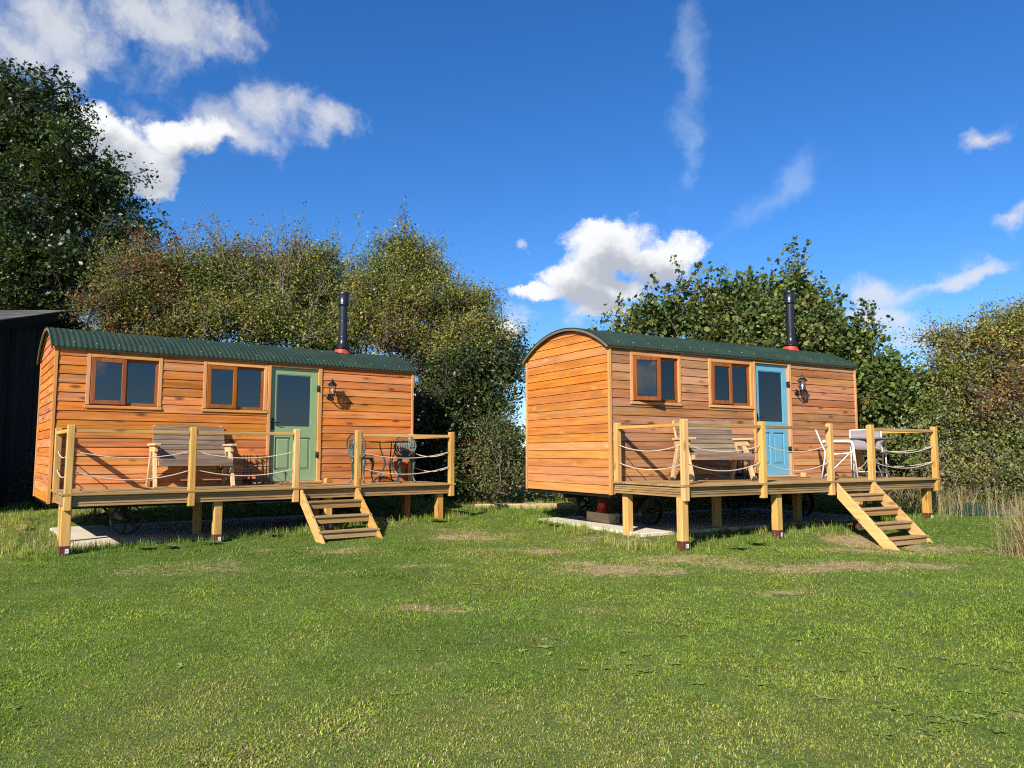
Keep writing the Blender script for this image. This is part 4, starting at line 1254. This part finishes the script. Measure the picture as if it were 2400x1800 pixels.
def make_tree(name, label, cat, base, blobs, clusters, per, spread, size, palette, weights, bark='bark', trunk_r=.12, stems=1, gap=.42, gap_scale=.8,
              leaf='leaf', shape='rhomb', shoots=0, shoot_len=.8, up=.35, group=None, twig_r=.012, shell=.55, twig_every=1, droop=0.0, clump=7, clump_r=.20):
    """blobs: ellipsoids (centre, radii) that the crown fills, in world space"""
    base = np.array(base, float); base[2] = float(ground_z(base[0], base[1])) - .05
    T = thing(name, label, cat, tuple(base), 0, group)
    seed = rng.integers(1000)
    vol = np.array([b[1][0] * b[1][1] * b[1][2] for b in blobs]) ** .8
    BC = np.array([b[0] for b in blobs], float); BS = np.array([b[1] for b in blobs], float)
    n_in = int(clusters * .22)                              # leaves inside the crown, in its shade
    n_cl = max(8, int((clusters - n_in) / clump))           # tufts: the light clumps, with dark gaps between
    def draw(n, r0, r1, thr):
        P, W = [], []
        while sum(len(p) for p in P) < n:
            bi = rng.choice(len(blobs), 3000, p=vol / vol.sum())
            d = rng.normal(0, 1, (3000, 3)); d /= np.linalg.norm(d, axis=1, keepdims=True)
            rad = r0 + (r1 - r0) * rng.random(3000) ** .6
            rad *= 1 + .26 * (fbm(d[:, 0] * 2.4 + bi, d[:, 1] * 2.4, d[:, 2] * 2.4, seed + 3) - .5) * 2
            p = BC[bi] + d * BS[bi] * rad[:, None]
            keep = fbm(p[:, 0] / gap_scale, p[:, 1] / gap_scale, p[:, 2] / gap_scale, seed, 2) > thr
            P.append(p[keep]); W.append(bi[keep])
        return np.concatenate(P)[:n], np.concatenate(W)[:n]
    pc, wc = draw(n_cl, shell, 1.0, gap)
    pin, win_ = draw(n_in, .1, max(shell, .55), .25)
    pk = np.repeat(pc, clump, 0) + rng.normal(0, 1, (n_cl * clump, 3)) * clump_r * np.array([1, 1, .75])
    pts = np.concatenate([pk, pin]); who = np.concatenate([np.repeat(wc, clump), win_])
    ok = pts[:, 2] > ground_z(pts[:, 0], pts[:, 1]) + .04
    pts, who = pts[ok], who[ok]
    segs = []
    tips = []
    # trunk(s) -> limb to every blob -> twigs to clusters
    stem_tops = []
    crown_c = np.mean([b[0] for b in blobs], 0)
    for s in range(stems):
        off = rng.normal(0, .25 if stems > 1 else 0, 3) * [1, 1, 0]
        b0 = base + off
        top = b0 * .55 + crown_c * .45 + (rng.normal(0, .5, 3) * [1, 1, .3] if stems > 1 else 0)
        sg, pp = wiggly(b0, top, trunk_r, trunk_r * .6, 6, .25)
        segs += sg; stem_tops.append(top)
    nodes = []
    for bi, (c, r) in enumerate(blobs):
        st = stem_tops[bi % stems]
        sg, pp = wiggly(st, np.array(c), trunk_r * .45, trunk_r * .16, 6, .3); segs += sg
        nd = list(pp[2:])
        for k in range(9):
            d = rng.normal(0, 1, 3); d /= np.linalg.norm(d)
            q = np.array(c) + d * np.array(r) * .72
            sg, p2 = wiggly(pp[rng.integers(2, len(pp))], q, trunk_r * .18, .012, 5, .3); segs += sg
            nd += list(p2[2:])
        nodes.append(np.array(nd))
    for i in range(0, len(pts), twig_every):
        nd = nodes[who[i]]
        j = np.argmin(((nd - pts[i]) ** 2).sum(1))
        sg, _ = wiggly(nd[j], pts[i], twig_r, twig_r * .35, 2, .25); segs += sg
    extra = []
    for k in range(shoots):                                 # long bare shoots above the crown
        j = rng.integers(len(pts))
        if pts[j][2] < blobs[who[j]][0][2]: continue
        d = np.array([rng.normal(0, .38), rng.normal(0, .38), 1.0]); d /= np.linalg.norm(d)
        ln = shoot_len * rng.uniform(.4, 1.2)
        sg, pp = wiggly(pts[j], pts[j] + d * ln, twig_r, twig_r * .3, 5, .22); segs += sg
        extra += [p + rng.normal(0, .03, 3) for p in pp[1:] for _ in range(2)]
    V, F = limb_mesh(segs, 4)
    lim = np_mesh('trunk', V - base, F, M[bark], T, smooth=True)
    V, F, Cc = leaf_cloud(pts, spread, per, size, palette, weights, up, shape, droop=droop)
    if extra:
        V2, F2, C2 = leaf_cloud(np.array(extra), spread * .35, 5, size * .9, palette, weights, up, shape)
        F = np.concatenate([F, F2 + len(V)]); V = np.concatenate([V, V2]); Cc = np.concatenate([Cc, C2])
    np_mesh('crown', V - base, F, M[leaf], T, colors=Cc)
    return T

def B(u, v, depth, ru, rv, rd=None):
    """an ellipsoid of crown seen at (u, v) in the photograph, depth metres off; radii from its size there"""
    c = spot(u, v, depth); k = depth / FPX
    return (tuple(c), (ru * k, (rd if rd else ru * k * .9), rv * k))

OAK = [(.018, .034, .007), (.032, .052, .010), (.054, .080, .016), (.088, .112, .022)]
HAW = [(.130, .168, .032), (.190, .205, .040), (.290, .250, .050), (.072, .108, .024), (.235, .140, .042), (.190, .080, .042)]
HAW_RED = [(.190, .120, .036), (.150, .142, .032), (.220, .092, .040), (.100, .122, .026), (.180, .165, .036)]
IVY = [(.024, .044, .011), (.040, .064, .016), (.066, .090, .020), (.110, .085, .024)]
HAZ = [(.080, .120, .024), (.120, .155, .032), (.050, .085, .018), (.190, .205, .050), (.165, .120, .032)]
BRAM = [(.105, .145, .034), (.155, .185, .042), (.220, .205, .060), (.235, .170, .075), (.180, .125, .055)]

make_tree('oak_tree', 'tall dark green oak towering behind the black barn', 'tree', (-14.2, 21.5, 0),
          [B(20, 300, 21, 170, 150), B(150, 420, 20.5, 140, 120), B(60, 560, 20, 180, 110), B(215, 480, 20.8, 90, 75), B(262, 555, 20.4, 88, 60), B(180, 640, 19.8, 150, 70), B(-130, 420, 21.5, 190, 240), B(20, 200, 21.5, 70, 80), B(285, 640, 20, 75, 58), B(60, 690, 20.5, 190, 60), B(-260, 560, 21, 160, 180)],
          5600, 24, .13, .105, OAK, [3, 4, 3, 1], trunk_r=.34, clump=12, clump_r=.30, gap=.37, gap_scale=.85, leaf='gloss_leaf', twig_every=2, bark='bark_dark', twig_r=.02, shell=.35, shoots=60, shoot_len=.7)
make_tree('hawthorn', 'reddish brown hawthorn bush rising beside the barn roof', 'shrub', (-9.0, 17.6, 0),
          [B(330, 700, 17, 95, 110), B(280, 740, 16.8, 80, 80), B(385, 660, 17.4, 80, 90), B(340, 620, 17.4, 60, 60), B(410, 760, 16.8, 90, 60)],
          2300, 30, .13, .048, HAW_RED, [4, 3, 2, 3, 3], trunk_r=.09, stems=3, gap=.34, gap_scale=.7, shoots=70, shoot_len=.7, group='hedgerow shrubs behind the left hut', shell=.3)
make_tree('hawthorn', 'thin twiggy hawthorn showing sky between its bare grey shoots', 'shrub', (-7.4, 18.4, 0),
          [B(480, 660, 17.6, 95, 75), B(560, 640, 17.8, 85, 75), B(470, 745, 17.2, 95, 70), B(570, 740, 17.4, 100, 75), B(620, 650, 18, 70, 80)],
          2200, 28, .13, .048, HAW, [3, 3, 2, 2, 2, 1], bark='bark_pale', trunk_r=.09, stems=3, gap=.38, gap_scale=.6, shoots=170, shoot_len=1.25, group='hedgerow shrubs behind the left hut', twig_r=.014, shell=.25)
make_tree('hawthorn', 'olive hawthorn bush right behind the flue of the left hut', 'shrub', (-5.2, 18.8, 0),
          [B(690, 690, 18, 95, 85), B(770, 700, 18.2, 80, 85), B(640, 760, 17.6, 90, 60), B(760, 785, 17.8, 100, 55), B(735, 610, 18.4, 65, 55), B(840, 730, 18, 60, 60), B(830, 680, 18.3, 45, 50)],
          2600, 30, .13, .048, HAW, [4, 3, 1, 3, 1, 1], bark='bark_pale', trunk_r=.09, stems=3, gap=.38, gap_scale=.65, shoots=150, shoot_len=1.0, group='hedgerow shrubs behind the left hut', twig_r=.013, shell=.25)
make_tree('hawthorn', 'tall yellowing hawthorn with red berries over the right end of the left hut', 'shrub', (-2.6, 18.8, 0),
          [B(920, 640, 18, 80, 75), B(975, 640, 18.2, 85, 80), B(900, 720, 17.6, 100, 70), B(1010, 720, 17.8, 105, 75), B(1090, 720, 18, 65, 55), B(960, 790, 17.4, 110, 60), B(1060, 800, 17.5, 100, 60), B(945, 590, 18.2, 55, 40), B(1125, 690, 18.2, 42, 34), B(1140, 785, 17.6, 70, 55), B(1080, 850, 17.2, 80, 45)],
          3700, 31, .13, .048, HAW, [3, 4, 3, 2, 2, 1], trunk_r=.12, stems=3, gap=.34, gap_scale=.8, shoots=150, shoot_len=.75, group='hedgerow shrubs behind the left hut', shell=.3)
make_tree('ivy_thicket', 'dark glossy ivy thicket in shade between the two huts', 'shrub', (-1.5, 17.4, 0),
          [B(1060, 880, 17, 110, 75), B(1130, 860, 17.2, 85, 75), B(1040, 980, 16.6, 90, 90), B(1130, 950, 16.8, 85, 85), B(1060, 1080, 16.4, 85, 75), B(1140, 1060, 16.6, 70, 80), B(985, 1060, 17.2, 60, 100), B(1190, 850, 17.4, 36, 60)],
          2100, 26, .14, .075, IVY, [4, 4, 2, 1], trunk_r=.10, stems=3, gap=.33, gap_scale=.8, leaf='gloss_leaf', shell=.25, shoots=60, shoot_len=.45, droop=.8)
make_tree('spindle_bush', 'small bush with pinkish red berries by the corner of the right hut', 'shrub', (-.35, 15.9, 0),
          [B(1165, 1010, 15.8, 48, 34), B(1190, 1060, 15.7, 34, 50), B(1140, 1060, 15.8, 46, 50), B(1175, 1110, 15.6, 46, 45)],
          330, 26, .12, .05, [(.10, .13, .03), (.06, .085, .02), (.15, .16, .045), (.27, .09, .055)], [3, 3, 3, 1], trunk_r=.04, stems=3, gap=.33, gap_scale=.5, shoots=25, shoot_len=.4, shell=.2)
make_tree('hazel', 'round leaved hazel rising behind the roof of the right hut', 'tree', (4.9, 17.4, 0),
          [B(1560, 760, 17, 85, 65), B(1640, 745, 17, 90, 70), B(1740, 745, 17, 100, 75), B(1830, 740, 17, 95, 75), B(1910, 775, 16.8, 90, 70), B(1480, 785, 16.8, 65, 40), B(1425, 805, 16.8, 40, 24), B(1980, 830, 16.6, 75, 75), B(1620, 840, 16.6, 130, 70), B(1800, 830, 16.6, 150, 80), B(1960, 920, 16.4, 90, 80), B(1690, 690, 17.2, 60, 32), B(1860, 680, 17.2, 60, 34)],
          2600, 16, .13, .085, HAZ, [4, 4, 3, 2, 1], trunk_r=.07, stems=7, gap=.43, gap_scale=.7, shape='round', shoots=230, shoot_len=.85, shell=.2, twig_r=.010)
make_tree('hazel', 'low bright green hazel growth beyond the end of the right deck', 'shrub', (8.3, 16.6, 0),
          [B(2050, 960, 16, 80, 75), B(2110, 930, 16.2, 75, 70), B(2060, 1050, 15.8, 85, 70), B(2010, 1010, 16.2, 60, 90), B(2040, 870, 16.4, 60, 45)],
          1000, 15, .13, .085, HAZ, [4, 4, 3, 3, 1], trunk_r=.05, stems=5, gap=.36, gap_scale=.7, shape='round', shoots=40, shoot_len=.6, shell=.2)
make_tree('hawthorn', 'leaning hawthorn with yellow and brown leaves at the right edge', 'tree', (11.2, 16.2, 0),
          [B(2300, 800, 15.5, 90, 40), B(2390, 765, 15.6, 100, 50), B(2250, 865, 15.4, 80, 45), B(2350, 860, 15.2, 110, 60), B(2460, 820, 15.4, 110, 110), B(2330, 930, 15.2, 130, 60), B(2210, 790, 15.8, 45, 20), B(2200, 930, 15.6, 70, 50)],
          2400, 30, .13, .048, HAW, [3, 5, 4, 2, 2, 1], trunk_r=.13, stems=3, gap=.40, gap_scale=.7, shoots=90, shoot_len=.42, shell=.25)
make_tree('bramble_thicket', 'dense bramble and nettle thicket beyond the right deck', 'shrub', (9.6, 15.6, 0),
          [B(2160, 1020, 15.6, 80, 80), B(2240, 1020, 15.4, 90, 90), B(2340, 1010, 15, 110, 80), B(2140, 1110, 15.4, 70, 60), B(2240, 1110, 15.2, 90, 60), B(2340, 1100, 14.8, 110, 70), B(2440, 1060, 14.6, 110, 110)],
          1700, 29, .15, .05, BRAM, [4, 4, 2, 2, 2], bark='bark_pale', trunk_r=.03, stems=6, gap=.34, gap_scale=.6, shoots=160, shoot_len=.55, shell=.2)
# hedge bottoms that show under and behind the huts
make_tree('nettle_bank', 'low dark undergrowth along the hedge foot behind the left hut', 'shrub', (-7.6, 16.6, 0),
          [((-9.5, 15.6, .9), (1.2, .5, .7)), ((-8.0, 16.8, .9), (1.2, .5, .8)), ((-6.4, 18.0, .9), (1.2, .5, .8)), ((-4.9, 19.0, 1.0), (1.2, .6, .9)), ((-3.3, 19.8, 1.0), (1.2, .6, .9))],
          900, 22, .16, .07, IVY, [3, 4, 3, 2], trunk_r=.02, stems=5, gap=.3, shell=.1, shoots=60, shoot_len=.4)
make_tree('nettle_bank', 'low dark undergrowth along the hedge foot behind the right hut', 'shrub', (3.4, 17.0, 0),
          [((1.0, 15.9, .9), (.9, .4, .6)), ((2.2, 16.6, 1.0), (1.1, .5, .8)), ((3.8, 17.2, 1.0), (1.2, .5, .9)), ((5.4, 18.0, 1.1), (1.2, .5, .9)), ((7.0, 18.3, 1.1), (1.2, .5, .9))],
          900, 22, .16, .07, BRAM, [4, 4, 2, 2, 1], trunk_r=.02, stems=5, gap=.3, shell=.1, shoots=60, shoot_len=.4)
# far hedge lines that close the view over the fields
for (x, y, w, lab) in ((-60, 150, 70, 'distant hedgerow across the field, seen past the barn'), (40, 170, 90, 'distant hedgerow across the field, seen between the huts')):
    blobs = [((x - w / 2 + w * k / 9, y + rng.uniform(-3, 3), 1.6), (w / 13, 2.0, rng.uniform(2.0, 3.6))) for k in range(10)]
    make_tree('far_hedge', lab, 'hedge', (x, y, 0), blobs, 700, 10, .8, .6, [(.05, .07, .03), (.04, .06, .025)], [1, 1], trunk_r=.2, gap=.2, shell=.3, twig_every=6)

# ------------------------------------------------------------------ grass
def in_slab(X, Y):
    m = np.zeros(len(X), bool)
    for key, h in (('A', HUT_A), ('B', HUT_B)):
        lx, ly = to_local(h, X, Y)
        m |= rect_dist(lx, ly, SLAB[key]) < .03
    return m
def near_huts(X, Y):
    """1 along the uncut edges: round the slabs, under the decks, behind the huts"""
    t = np.zeros(len(X))
    for key, h in (('A', HUT_A), ('B', HUT_B)):
        lx, ly = to_local(h, X, Y)
        d = rect_dist(lx, ly, (-.25, 6.0, .15, 5.2))
        t = np.maximum(t, 1 - sstep(d, .05, .55))
    return np.clip(t + sstep(Y, 14.6, 16.0), 0, 1)
def grass_material():
    t = NT('grass_blade')
    tint = t.n('ShaderNodeAttribute', attribute_name='tint')
    rnd = t.n('ShaderNodeAttribute', attribute_name='rnd')
    patch = t.n('ShaderNodeAttribute', attribute_name='patch', attribute_type='INSTANCER')
    dry = t.n('ShaderNodeAttribute', attribute_name='dry', attribute_type='INSTANCER')
    isdry = t.mth('LESS_THAN', rnd.outputs['Fac'], dry.outputs['Fac'])
    c = t.mix(isdry, patch.outputs['Color'], (.44, .35, .165))
    c = t.mix(1.0, c, tint.outputs['Color'], 'MULTIPLY')
    t.L.new(c, t.b.inputs['Base Color'])
    t.b.inputs['Roughness'].default_value = .6; t.b.inputs['Specular IOR Level'].default_value = .15
    tr = t.n('ShaderNodeBsdfTranslucent')
    hs = t.n('ShaderNodeHueSaturation'); hs.inputs['Saturation'].default_value = 1.1; hs.inputs['Value'].default_value = 1.4
    t.L.new(c, hs.inputs['Color']); t.L.new(hs.outputs[0], tr.inputs['Color'])
    mx = t.n('ShaderNodeMixShader'); mx.inputs[0].default_value = .3
    t.L.new(t.b.outputs[0], mx.inputs[1]); t.L.new(tr.outputs[0], mx.inputs[2])
    t.L.new(mx.outputs[0], t.out.inputs['Surface'])
    return t.m

def tuft_mesh(name, mat, n, rad, h_rng, w, lean_m, lean_s, curl):
    pos = rng.normal(0, rad, (n, 2))
    h = rng.uniform(0, 1, n) ** 1.5 * (h_rng[1] - h_rng[0]) + h_rng[0]
    az = rng.uniform(0, 2 * np.pi, n); lean = np.clip(np.abs(rng.normal(lean_m, lean_s, n)), 0, 1.42)
    d = np.stack([np.cos(az), np.sin(az)], -1); tw = az + np.pi / 2 + rng.normal(0, .5, n)
    sd = np.stack([np.cos(tw), np.sin(tw), np.zeros(n)], -1) * (w * rng.uniform(.6, 1.3, (n, 1)))
    base = np.concatenate([pos, np.full((n, 1), -.004)], 1)
    up, fw = np.cos(lean), np.sin(lean)
    mid = base + np.concatenate([d * (h * fw * .42)[:, None], (h * (up * .6 + .10))[:, None]], 1)
    tip = base + np.concatenate([d * (h * fw)[:, None], (h * np.maximum(up - curl * fw * .35, .02))[:, None]], 1)
    V = np.stack([base - sd, base + sd, mid + sd * .8, mid - sd * .8, tip], 1).reshape(-1, 3)
    o = np.arange(n)[:, None] * 5
    F = np.concatenate([o + np.array([[0, 1, 2]]), o + np.array([[0, 2, 3]]), o + np.array([[3, 2, 4]])])
    c = rng.uniform(.62, 1.32, (n, 1)) * np.concatenate([rng.uniform(.85, 1.15, (n, 1)), np.ones((n, 1)), rng.uniform(.7, 1.3, (n, 1))], 1)
    ob = np_mesh(name, V, F, mat, colors=np.repeat(c, 5, 0), extra={'rnd': np.repeat(rng.random(n), 5)})
    col.objects.unlink(ob)
    return ob

def build_grass():
    mat = grass_material()
    src = bpy.data.collections.new('grass_tufts')
    obs = [tuft_mesh('tuft_%02d' % k, mat, 95, .058, (.010, .030), .0020, 1.08, .34, .6) for k in range(12)]
    obs += [tuft_mesh('tuft_%02d' % (12 + k), mat, 30, .045, (.05, .20), .0028, .5, .25, 1.0) for k in range(6)]
    for o in obs: src.objects.link(o)
    Xs, Ys = [], []
    for (ya, yb, dens) in ((2.9, 5.0, 190), (5.0, 7.5, 150), (7.5, 10.5, 115), (10.5, 19.0, 70)):
        xm = .72 * yb + 1.2
        n = int(dens * (yb - ya) * 2 * xm)
        Y = rng.uniform(ya, yb, n); X = rng.uniform(-xm, xm, n)
        k = np.abs(X) < .72 * Y + 1.2
        Xs.append(X[k]); Ys.append(Y[k])
    X, Y = np.concatenate(Xs), np.concatenate(Ys)
    bare = bare_mask(X, Y)
    keep = (rng.random(len(X)) > bare * .62) & ~in_slab(X, Y)
    X, Y, bare = X[keep], Y[keep], bare[keep]
    n = len(X)
    tall = near_huts(X, Y)
    patch = fbm(X * .55, Y * .55, 0, 51); p2 = fbm(X * 1.8, Y * 1.8, 0, 53); p3 = fbm(X * .28 + 4, Y * .28, 0, 57); p4 = fbm(X * 5, Y * 5, 0, 59)
    edge = np.zeros(n)
    for key, h in (('A', HUT_A), ('B', HUT_B)):
        lx, ly = to_local(h, X, Y)
        edge = np.maximum(edge, (1 - sstep(rect_dist(lx, ly, SLAB[key]), .1, .7)) * (ly < 1.3))
    dry = np.clip(.025 + .85 * bare + .35 * edge + .26 * sstep(p3 + .3 * p2, .64, .92) + .09 * sstep(p4, .55, .8) + .30 * tall * sstep(p2, .45, .7), 0, .8)
    j = lambda a: a * (rng.random(n) - .5)
    k1 = sstep(patch + j(.16), .36, .60)[:, None]; k2 = sstep(p3 + .25 * p2 + j(.2), .56, .84)[:, None]
    g1, g2, g3 = np.array([.135, .232, .032]), np.array([.220, .312, .042]), np.array([.300, .350, .055])
    c = (g1 * (1 - k1) + g2 * k1) * (1 - k2) + g3 * k2
    c = c * (.72 + .55 * p4)[:, None] * rng.uniform(.8, 1.2, (n, 1))
    tuft = sstep(fbm(X * 2.2, Y * 2.2, 0, 61), .60, .8)
    is_tall = rng.random(n) < tall * .75
    idx = np.where(is_tall, 12 + rng.integers(0, 6, n), rng.integers(0, 12, n))
    scale = (.75 + .5 * rng.random(n)) * (.8 + .45 * p2) * (1 + .5 * tuft) * (1 + .035 * np.maximum(Y - 4, 0))
    scale = np.where(is_tall, np.clip(scale, .5, 1.1) * (.38 + .7 * p2), scale)
    me = bpy.data.meshes.new('grass')
    me.vertices.add(n)
    me.vertices.foreach_set('co', np.stack([X, Y, ground_z(X, Y)], -1).astype(np.float32).ravel())
    def attr(nm, ty, key, arr):
        at = me.attributes.new(nm, ty, 'POINT'); at.data.foreach_set(key, np.ascontiguousarray(arr).ravel())
    c4 = np.ones((n, 4), np.float32); c4[:, :3] = c
    attr('patch', 'FLOAT_COLOR', 'color', c4)
    attr('dry', 'FLOAT', 'value', dry.astype(np.float32))
    attr('scale', 'FLOAT', 'value', scale.astype(np.float32))
    attr('turn', 'FLOAT_VECTOR', 'vector', np.stack([np.zeros(n), np.zeros(n), rng.uniform(0, 2 * np.pi, n)], -1).astype(np.float32))
    attr('pick', 'INT', 'value', idx.astype(np.int32))
    me.materials.append(mat)
    o = bpy.data.objects.new('grass', me); col.objects.link(o)
    g = bpy.data.node_groups.new('grass_tufts', 'GeometryNodeTree')
    g.interface.new_socket('Geometry', in_out='INPUT', socket_type='NodeSocketGeometry')
    g.interface.new_socket('Geometry', in_out='OUTPUT', socket_type='NodeSocketGeometry')
    N, L = g.nodes, g.links
    gi, go = N.new('NodeGroupInput'), N.new('NodeGroupOutput')
    ci = N.new('GeometryNodeCollectionInfo'); ci.inputs['Collection'].default_value = src
    ci.inputs['Separate Children'].default_value = True; ci.inputs['Reset Children'].default_value = True
    ip = N.new('GeometryNodeInstanceOnPoints'); ip.inputs['Pick Instance'].default_value = True
    def named(nm, ty):
        x = N.new('GeometryNodeInputNamedAttribute'); x.data_type = ty; x.inputs['Name'].default_value = nm
        return x.outputs['Attribute']
    L.new(gi.outputs[0], ip.inputs['Points']); L.new(ci.outputs[0], ip.inputs['Instance'])
    L.new(named('pick', 'INT'), ip.inputs['Instance Index'])
    L.new(named('turn', 'FLOAT_VECTOR'), ip.inputs['Rotation'])
    L.new(named('scale', 'FLOAT'), ip.inputs['Scale'])
    L.new(ip.outputs[0], go.inputs[0])
    md = o.modifiers.new('tufts', 'NODES'); md.node_group = g
    tag(o, 'mown lawn grass with longer blades along the huts', 'grass', kind='stuff')
build_grass()

def strip_blades(n, base_fn, h_rng, w, lean, cols, name, label, cat, kind=None, curve=.5):
    """long arching blades"""
    pts = base_fn(n)
    X, Y = pts[:, 0], pts[:, 1]
    Z = ground_z(X, Y) - .01
    h = rng.uniform(*h_rng, n); az = rng.uniform(0, 2 * np.pi, n); ln = np.abs(rng.normal(lean, .2, n))
    d = np.stack([np.cos(az), np.sin(az)], -1); sd = np.stack([-d[:, 1], d[:, 0]], -1)
    rows = []
    for q in (0, .3, .6, .85, 1.0):
        out = h * np.sin(np.minimum(ln, 1.3)) * (q * (1 - curve) + curve * q * q * 1.6)
        zz = h * (np.cos(np.minimum(ln, 1.3)) * q - curve * .28 * q ** 3)
        rows.append(np.stack([X + d[:, 0] * out, Y + d[:, 1] * out, Z + zz], -1))
    s3 = np.concatenate([sd * (w * rng.uniform(.6, 1.3, (n, 1))), np.zeros((n, 1))], 1)
    taper = (1, .9, .7, .45, .05)
    V = np.stack([r + s3 * s * t for r, t in zip(rows, taper) for s in (-1, 1)], 1)
    o = np.arange(n)[:, None] * 10
    F = np.concatenate([o + np.array([[2 * k, 2 * k + 1, 2 * k + 3, 2 * k + 2]]) for k in range(4)])
    pal = np.array(cols)
    c = pal[rng.integers(len(pal), size=n)] * rng.uniform(.75, 1.25, (n, 1))
    ob = np_mesh(name, V.reshape(-1, 3), F, M['cord_grass'], colors=np.repeat(c, 10, 0))
    return tag(ob, label, cat, kind=kind)
STRAW = [(.42, .33, .17), (.50, .41, .23), (.34, .25, .12), (.28, .24, .10)]
def disc(cx, cy, rx, ry):
    return lambda n: np.stack([cx + rx * rng.normal(0, .5, n), cy + ry * rng.normal(0, .5, n)], -1)
strip_blades(1500, disc(7.0, 9.8, .5, .5), (.55, 1.0), .0035, .35, STRAW, 'straw_tussock', 'tall straw coloured grass tussock at the right edge of the lawn', 'tall grass', curve=.6)
strip_blades(1100, lambda n: np.stack([rng.uniform(6.9, 10.2, n), 14.2 + rng.normal(0, .35, n)], -1), (.3, .85), .0035, .35, STRAW + [(.10, .14, .03)], 'dry_grass', 'dry uncut grass along the foot of the right hand hedge', 'tall grass', kind='stuff')
strip_blades(420, lambda n: np.stack([rng.uniform(-8.0, -6.2, n), 10.6 + rng.normal(0, .3, n)], -1), (.06, .22), .003, .6, STRAW, 'hay', 'flattened straw lying at the corner of the left hut', 'straw', kind='stuff', curve=.7)

def rosettes(spots, name, label, size, leaves, cols, kind='stuff'):
    Vs, Fs, Cs, off = [], [], [], 0
    for (x, y) in spots:
        z = float(ground_z(x, y))
        m = rng.integers(leaves[0], leaves[1])
        base_c = np.array(cols[rng.integers(len(cols))])
        for k in range(m):
            a = 2 * math.pi * k / m + rng.uniform(-.4, .4); L = size * rng.uniform(.6, 1.25); w = L * rng.uniform(.16, .26)
            lift = rng.uniform(.15, .6) * (1 if size > .1 else .55)
            d = np.array([math.cos(a), math.sin(a)]); s = np.array([-d[1], d[0]])
            rows = []
            for q, ww in ((.05, .2), (.3, .75), (.6, 1.0), (.85, .7), (1.0, .08)):
                p = np.array([x, y]) + d * L * q
                hz = z + (.015 if size > .1 else .006) + L * lift * (q - .62 * q * q)
                rows += [(*(p - s * w * ww), hz + .2 * w), (*(p + s * w * ww), hz + .2 * w)]
            Vs.append(rows)
            Fs.append([[off + 2 * i, off + 2 * i + 1, off + 2 * i + 3, off + 2 * i + 2] for i in range(4)])
            off += 10
            Cs.append(np.repeat((base_c * rng.uniform(.75, 1.3))[None], 10, 0))
    o = np_mesh(name, np.array(Vs).reshape(-1, 3), np.array(Fs).reshape(-1, 4), M['leaf'], colors=np.concatenate(Cs), smooth=True)
    tag(o, label, 'weeds', kind=kind)
weeds = []
for (cx, cy, r, n) in ((2.3, 4.25, .6, 14), (2.9, 4.6, .6, 8), (1.2, 5.1, .5, 5), (2.0, 5.6, .7, 9), (.8, 5.4, .5, 7), (3.2, 5.4, .6, 8), (.2, 5.8, .5, 5), (1.5, 6.6, .8, 6)):
    for k in range(n): weeds.append((cx + rng.normal(0, r * .5), cy + rng.normal(0, r * .4)))
for k in range(16): weeds.append((rng.uniform(-4, 5), rng.uniform(4.2, 9.5)))
rosettes(weeds, 'lawn_weeds', 'flat dandelion and plantain weeds scattered over the lawn', .050, (5, 9), [(.20, .27, .045), (.25, .32, .06), (.16, .22, .04)])
docks = [(-4.95, 10.35), (-4.7, 10.5), (.55, 12.9), (.75, 12.6), (3.1, 10.5), (3.5, 10.9), (-1.25, 13.0), (-3.6, 11.6), (-3.1, 12.0), (-2.3, 11.9), (-4.3, 10.9)]
rosettes(docks, 'dock_plants', 'clumps of broad dock leaves round the deck legs', .16, (8, 14), [(.11, .18, .04), (.15, .22, .05)])

def fallen_leaf(x, y, s, colr, label):
    n = 9
    mb = MB(); vs = []
    for k in range(n):
        a = 2 * math.pi * k / n
        r = s * (1 + .25 * math.cos(2 * a) + .12 * math.sin(5 * a))
        vs.append((r * math.cos(a), .7 * r * math.sin(a), .012 + .25 * s * math.cos(a) ** 2))
    vs.append((0, 0, .004))
    mb.add(vs, [(k, (k + 1) % n, n) for k in range(n)], True)
    o = mb.build('fallen_leaf', plain('dead_leaf', colr, .7, var=.3, scale=60))
    so = o.modifiers.new('thickness', 'SOLIDIFY'); so.thickness = .002
    o.location = (x, y, float(ground_z(x, y)) + .03); o.rotation_euler = (.5, .3, rng.uniform(0, 6))
    tag(o, label, 'leaf')
fallen_leaf(1.80, 8.55, .036, (.42, .27, .15), 'large pale brown fallen leaf lying mid lawn before the right hut')
